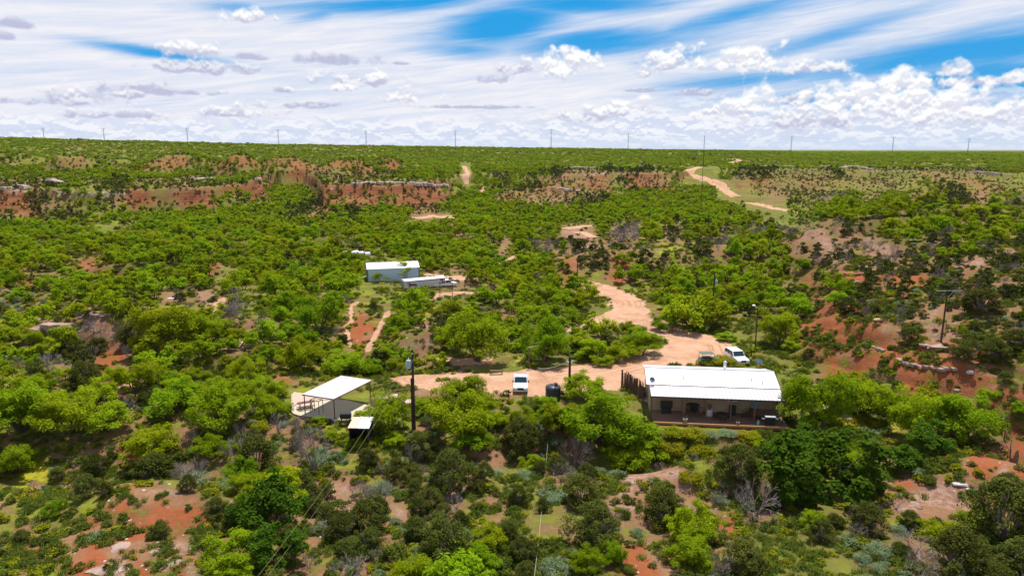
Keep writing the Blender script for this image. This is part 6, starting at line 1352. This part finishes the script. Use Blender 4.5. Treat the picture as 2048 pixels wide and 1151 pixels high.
def scatter(y0, y1, cell, umax=.92, smul=1.0, kk=.62):
    n0 = []
    ys = np.arange(y0, y1, cell)
    for yy in ys:
        xs = np.arange(-umax * yy - 6, umax * yy + 6, cell); n0.append(np.stack([xs + RNG.uniform(-.5, .5, len(xs)) * cell, yy + RNG.uniform(-.5, .5, len(xs)) * cell], 1))
    P_ = np.concatenate(n0); x, y = P_[:, 0], P_[:, 1]; z = H(x, y); g, px, py = klass(x, y, z)
    g = np.where((y > 720) & (RNG.random(len(y)) < .72), ord('M'), g)
    bl = blocked(x, y, px, py); order = RNG.permutation(len(x)); rnd = RNG.random(len(x)); rs = RNG.random(len(x))
    for i in order:
        if bl[i]: continue
        acc = 0; pick = None
        for (kd, pr, s0, s1) in (MIX if y[i] < 300 else FARMIX)[chr(g[i])]:
            acc += pr
            if rnd[i] < acc: pick = (kd, s0, s1); break
        if not pick: continue
        kd, s0, s1 = pick; sc = (s0 + (s1 - s0) * rs[i] ** 1.3) * smul
        if y[i] > 300 and chr(g[i]) in 'RPjg': sc *= .72
        if px[i] > 1600 and 600 < py[i] < 850 and kd == 'juniper': sc *= .62
        r = PROTO[kd]['hw'] * sc
        if y[i] < 420 and not free(x[i], y[i], r, kk): continue
        if y[i] < 420: reg(x[i], y[i], r)
        PTS.append((kd, x[i], y[i], z[i], sc, px[i], py[i]))
scatter(36, 135, 1.9, 1.15, kk=.68); scatter(135, 260, 2.6, 1.0, 1.18, kk=.68); scatter(260, 420, 3.2, .92, 1.1, kk=.64)
scatter(420, 700, 4.6, .80, 1.1); scatter(700, 1150, 7.0, .78, 1.5); scatter(1150, 1900, 11.5, .77, 2.1); scatter(1900, 3600, 23, .76, 3.4)

# rank by size in the picture; the biggest of each kind become objects of their own
def visible(x, y, z, h):
    # rough test: is the top third of the plant above the ground line of sight
    ts = np.linspace(.25, .985, 26); tx, ty = x * ts, y * ts; tz = CAM_Z + (z + h * .8 - CAM_Z) * ts
    return bool(np.all(tz > H(tx, ty) - .1))
bykind = {}
for q in PTS: bykind.setdefault(q[0], []).append(q)
QUOTA = {'mesquite': 215, 'juniper': 150, 'scrub': 110, 'sagebrush': 90, 'dead_bush': 90, 'yellow_shrub': 70, 'hackberry': 30}
STUFF = {k: [] for k in PROTO}
for kd, lst in bykind.items():
    lst.sort(key=lambda q: -q[4] * PROTO[kd]['ht'] / q[2]); used = 0
    for q in lst:
        _, x, y, z, sc, px, py = q
        inview = 8 < px < 2040 and py < 1150 + 30
        if used < QUOTA[kd] and inview and y < 300 and visible(x, y, z, PROTO[kd]['ht'] * sc):
            ph = zone(px, py); put(kd, x, y, sc, random.random() * 6.28, used, 'near' if y < 95 else 'mid', 'one of the ' + PLUR[kd] + ' ' + ph if False else LOOK[kd] + ' ' + ph, random.uniform(.85, 1.15), PLUR[kd] + ' ' + ph); used += 1
        else: STUFF[kd].append(q)

# ---- everything too numerous: one object per kind, instanced on points
def gn_scatter(name, label, cat, pts, metas):
    """pts rows: x y z scale rot idx zs"""
    P_ = np.array(pts, np.float32); me = bpy.data.meshes.new(name); me.vertices.add(len(P_)); me.vertices.foreach_set('co', P_[:, :3].ravel())
    for nm, c in (('sc', 3), ('rot', 4), ('zs', 6)):
        a = me.attributes.new(nm, 'FLOAT', 'POINT'); a.data.foreach_set('value', P_[:, c])
    a = me.attributes.new('idx', 'INT', 'POINT'); a.data.foreach_set('value', P_[:, 5].astype(np.int32))
    o = bpy.data.objects.new(name, me); COL.objects.link(o); tag(o, label, cat, None, 'stuff')
    src = bpy.data.collections.new(name + '_source')
    for i, m_ in enumerate(metas):
        so = bpy.data.objects.new('%s_piece_%02d' % (name, i), m_); src.objects.link(so)
    ng = bpy.data.node_groups.new(name, 'GeometryNodeTree'); ng.interface.new_socket('Geometry', in_out='INPUT', socket_type='NodeSocketGeometry'); ng.interface.new_socket('Geometry', in_out='OUTPUT', socket_type='NodeSocketGeometry')
    n = ng.nodes; l = ng.links; gi = n.new('NodeGroupInput'); go = n.new('NodeGroupOutput'); iop = n.new('GeometryNodeInstanceOnPoints'); ci = n.new('GeometryNodeCollectionInfo')
    ci.inputs['Collection'].default_value = src; ci.inputs['Separate Children'].default_value = True; ci.inputs['Reset Children'].default_value = True
    def na(nm, ty):
        q = n.new('GeometryNodeInputNamedAttribute'); q.data_type = ty; q.inputs['Name'].default_value = nm; return q.outputs['Attribute']
    cx = n.new('ShaderNodeCombineXYZ'); l.new(na('rot', 'FLOAT'), cx.inputs[2]); e2r = n.new('FunctionNodeEulerToRotation'); l.new(cx.outputs[0], e2r.inputs[0])
    sx = n.new('ShaderNodeCombineXYZ'); s_ = na('sc', 'FLOAT'); l.new(s_, sx.inputs[0]); l.new(s_, sx.inputs[1]); mu = n.new('ShaderNodeMath'); mu.operation = 'MULTIPLY'; l.new(s_, mu.inputs[0]); l.new(na('zs', 'FLOAT'), mu.inputs[1]); l.new(mu.outputs[0], sx.inputs[2])
    l.new(gi.outputs[0], iop.inputs['Points']); l.new(ci.outputs[0], iop.inputs['Instance']); iop.inputs['Pick Instance'].default_value = True
    l.new(na('idx', 'INT'), iop.inputs['Instance Index']); l.new(e2r.outputs[0], iop.inputs['Rotation']); l.new(sx.outputs[0], iop.inputs['Scale']); l.new(iop.outputs[0], go.inputs[0])
    md = o.modifiers.new('scatter', 'NODES'); md.node_group = ng; return o
MIDJ = {}
for kd, pr in PROTO.items():
    js = []
    for (cr, tr) in pr['mid']:
        parts = [m_ for m_ in (cr, tr) if m_ is not None]
        Vs, Fs, mi, mats, off = [], [], [], [], 0
        for k, m_ in enumerate(parts):
            co = np.empty(len(m_.vertices) * 3, np.float32); m_.vertices.foreach_get('co', co); f = np.empty(len(m_.loops), np.int32); m_.loops.foreach_get('vertex_index', f)
            Vs.append(co.reshape(-1, 3)); Fs.append(f.reshape(-1, 4) + off); off += len(m_.vertices); mi.append(np.full(len(f) // 4, k)); mats.append(m_.materials[0])
        js.append(mesh_from(kd + '_joined', np.concatenate(Vs), np.concatenate(Fs), mats, np.concatenate(mi)))
    MIDJ[kd] = js
SL = {'mesquite': ('mesquite_thicket', 'dense bright green mesquite thicket filling the valley and plateau to the skyline', 'thicket'), 'juniper': ('juniper_scrub', 'dark juniper dots spread over the bluffs and slopes', 'juniper scrub'),
      'scrub': ('low_scrub', 'low olive scrub sprinkled over slopes and bluffs', 'scrub'), 'sagebrush': ('sage_cover', 'grey-green sage ground cover', 'sage'), 'dead_bush': ('dead_brush', 'grey dead brush scattered through the thickets', 'dead brush'),
      'yellow_shrub': ('yellow_scrub', 'yellow-green shrub cover scattered in the valley', 'shrub cover'), 'hackberry': ('dark_leafy_cover', 'dark leafy growth in the hollow', 'undergrowth')}
for kd, lst in STUFF.items():
    if not lst: continue
    mid = MIDJ[kd]; far = PROTO[kd]['far'] or mid; metas = mid + (far if far is not mid else [])
    rows = []
    for (_, x, y, z, sc, px, py) in lst:
        if y < 290 or far is mid: idx = random.randrange(len(mid))
        else: idx = len(mid) + random.randrange(len(far))
        rows.append((x, y, z - .05 - (.0 if y < 700 else sc * .6), sc, random.random() * 6.28, idx, random.uniform(.8, 1.15) * (1 if y < 700 else .62 if y < 1900 else .45)))
    gn_scatter(SL[kd][0], SL[kd][1], SL[kd][2], rows, metas)

# ---- ground cover: tufts, herbs, flowers, stones within sight
def cover(name, label, cat, meshes, n, wts, r0, r1, s0, s1, stone=False):
    rows = []
    y = r0 * (r1 / r0) ** RNG.random(n * 3); x = RNG.uniform(-1.05, 1.05, n * 3) * y; z = H(x, y); g, px, py = klass(x, y, z, 9)
    w = np.array([wts.get(chr(c), 0.0) for c in g]); w = w * (road_d(x, y) > .98) * ~((np.hypot(x - KEEP[0][0], y - KEEP[0][1]) < 8.3))
    for (x0, x1, y0, y1) in ((580, 785, 783, 842), (768, 826, 784, 808)): w *= ~((px > x0) & (px < x1) & (py > y0) & (py < y1))
    pat = fbm(x, y, 3.5, 3, 201); w = w * ss(-.25, .25, pat) * np.clip(y / 105, .3, 1)
    ok = np.nonzero(RNG.random(n * 3) < w)[0][:n]
    for i in ok: rows.append((x[i], y[i], z[i] - .02, RNG.uniform(s0, s1) * (1 + y[i] / 260), RNG.random() * 6.28, RNG.integers(0, len(meshes)), RNG.uniform(.7, 1.2)))
    if rows: gn_scatter(name, label, cat, rows, meshes)
def tuft(seed, n=46, h_=.38, w=.5):
    rng = np.random.default_rng(seed); C = np.stack([rng.normal(0, w * .25, n), rng.normal(0, w * .25, n), rng.uniform(.1, h_ * .6, n)], 1)
    al = C * [2, 2, 0] + np.array([0, 0, 1.0]); return leaves(C, np.zeros((n, 3)), h_, .045, rng, .1, 1.0, al)
gt = [mesh_from('tuft', *tuft(s), [LF['grass']]) for s in (301, 302, 303)]
gf = [mesh_from('forb', *mk_bush(s, .35, .7, 9, 26, .13, .07, .6)[0], [LF['yel']]) for s in (304, 305)]
go_ = [mesh_from('subshrub', *mk_bush(s, .4, .7, 9, 30, .12, .06)[0], [LF['olive']]) for s in (306, 307, 308)]
gs = [mesh_from('smallsage', *mk_bush(s, .45, .8, 10, 34, .12, .05)[0], [LF['sage']]) for s in (309, 310)]
def flow(seed):
    a = mk_bush(seed, .3, .6, 8, 24, .12, .06, .6)[0]; rng = np.random.default_rng(seed); C = np.stack([rng.normal(0, .2, 26), rng.normal(0, .2, 26), rng.uniform(.22, .4, 26)], 1); b = leaves(C, np.zeros((26, 3)), .07, .06, rng, 1.5)
    return meshjoin('flowering_herb', a, b, LF['yel'], LF['flower'])
gy = [flow(311), flow(312)]
cover('grass_tufts', 'green grass tufts over lawns and slopes', 'grass', gt, 30000, {'G': .9, 'g': .8, 'Y': .8, 'M': .6, 'm': .7, 'r': .35, 'S': .5, 'J': .4, 'j': .5, 'D': .4, 'P': .12, 'B': .6, 'R': .06}, 42, 230, .6, 1.4)
cover('leafy_herbs', 'yellow-green leafy herbs between the bushes', 'herbs', gf, 9000, {'G': .25, 'g': .4, 'Y': .6, 'M': .7, 'm': .6, 'r': .3, 'S': .4, 'J': .25, 'B': .7, 'D': .2, 'R': .07, 'P': .05}, 42, 260, .7, 1.6)
cover('subshrub_cover', 'small olive subshrubs dotting bare soil', 'ground cover', go_, 19000, {'R': .10, 'r': .85, 'P': .1, 'g': .45, 'J': .4, 'j': .6, 'D': .5, 'm': .4, 'S': .3, 'M': .15}, 42, 330, .6, 1.6)
cover('small_sage_cover', 'small grey-green sage plants on the near slopes', 'sage', gs, 3500, {'S': .95, 'D': .3, 'J': .2, 'g': .08, 'M': .02, 'B': .2}, 42, 130, .7, 1.6)
cover('yellow_flowers', 'yellow flowering herbs on the grass and red slope', 'flowers', gy, 4500, {'Y': 1.0, 'r': .14, 'R': .05, 'g': .05, 'G': .06, 'M': .015}, 42, 170, .6, 1.3)
def stone_mesh(seed):
    bm = bmesh.new(); bmesh.ops.create_icosphere(bm, subdivisions=1, radius=.14); rr = random.Random(seed)
    for v in bm.verts: v.co = Vector((v.co.x * rr.uniform(.8, 1.5), v.co.y * rr.uniform(.7, 1.3), v.co.z * rr.uniform(.4, .8)))
    me = bpy.data.meshes.new('stone'); bm.to_mesh(me); bm.free(); me.materials.append(M['rock'] if seed % 3 else M['rock_white']); return me
cover('loose_stones', 'loose pale stones on bare soil', 'stones', [stone_mesh(s) for s in range(4)], 6000, {'P': .6, 'R': .25, 'r': .2, 'g': .15, 'J': .2, 'D': .2, 'm': .1}, 42, 200, .3, .9)

# ------------------------------------------------------------------ air
def build_haze():
    m = bpy.data.materials.new('haze_air'); m.use_nodes = True; m.node_tree.nodes.clear(); t = NT(m.node_tree)
    out = t.node('ShaderNodeOutputMaterial'); v = t.node('ShaderNodeVolumePrincipled'); t.l.new(v.outputs[0], out.inputs['Volume'])
    v.inputs['Color'].default_value = (.78, .88, 1.0, 1); v.inputs['Density'].default_value = HAZE_DENSITY; v.inputs['Anisotropy'].default_value = .2
    o = MB().box(-31000, 31000, -31000, 31000, -60, 90).build('haze', m); tag(o, 'faint pale haze in the air over the whole scrub country', 'haze', None, 'stuff')
HAZE_DENSITY = 0.000016
build_haze()
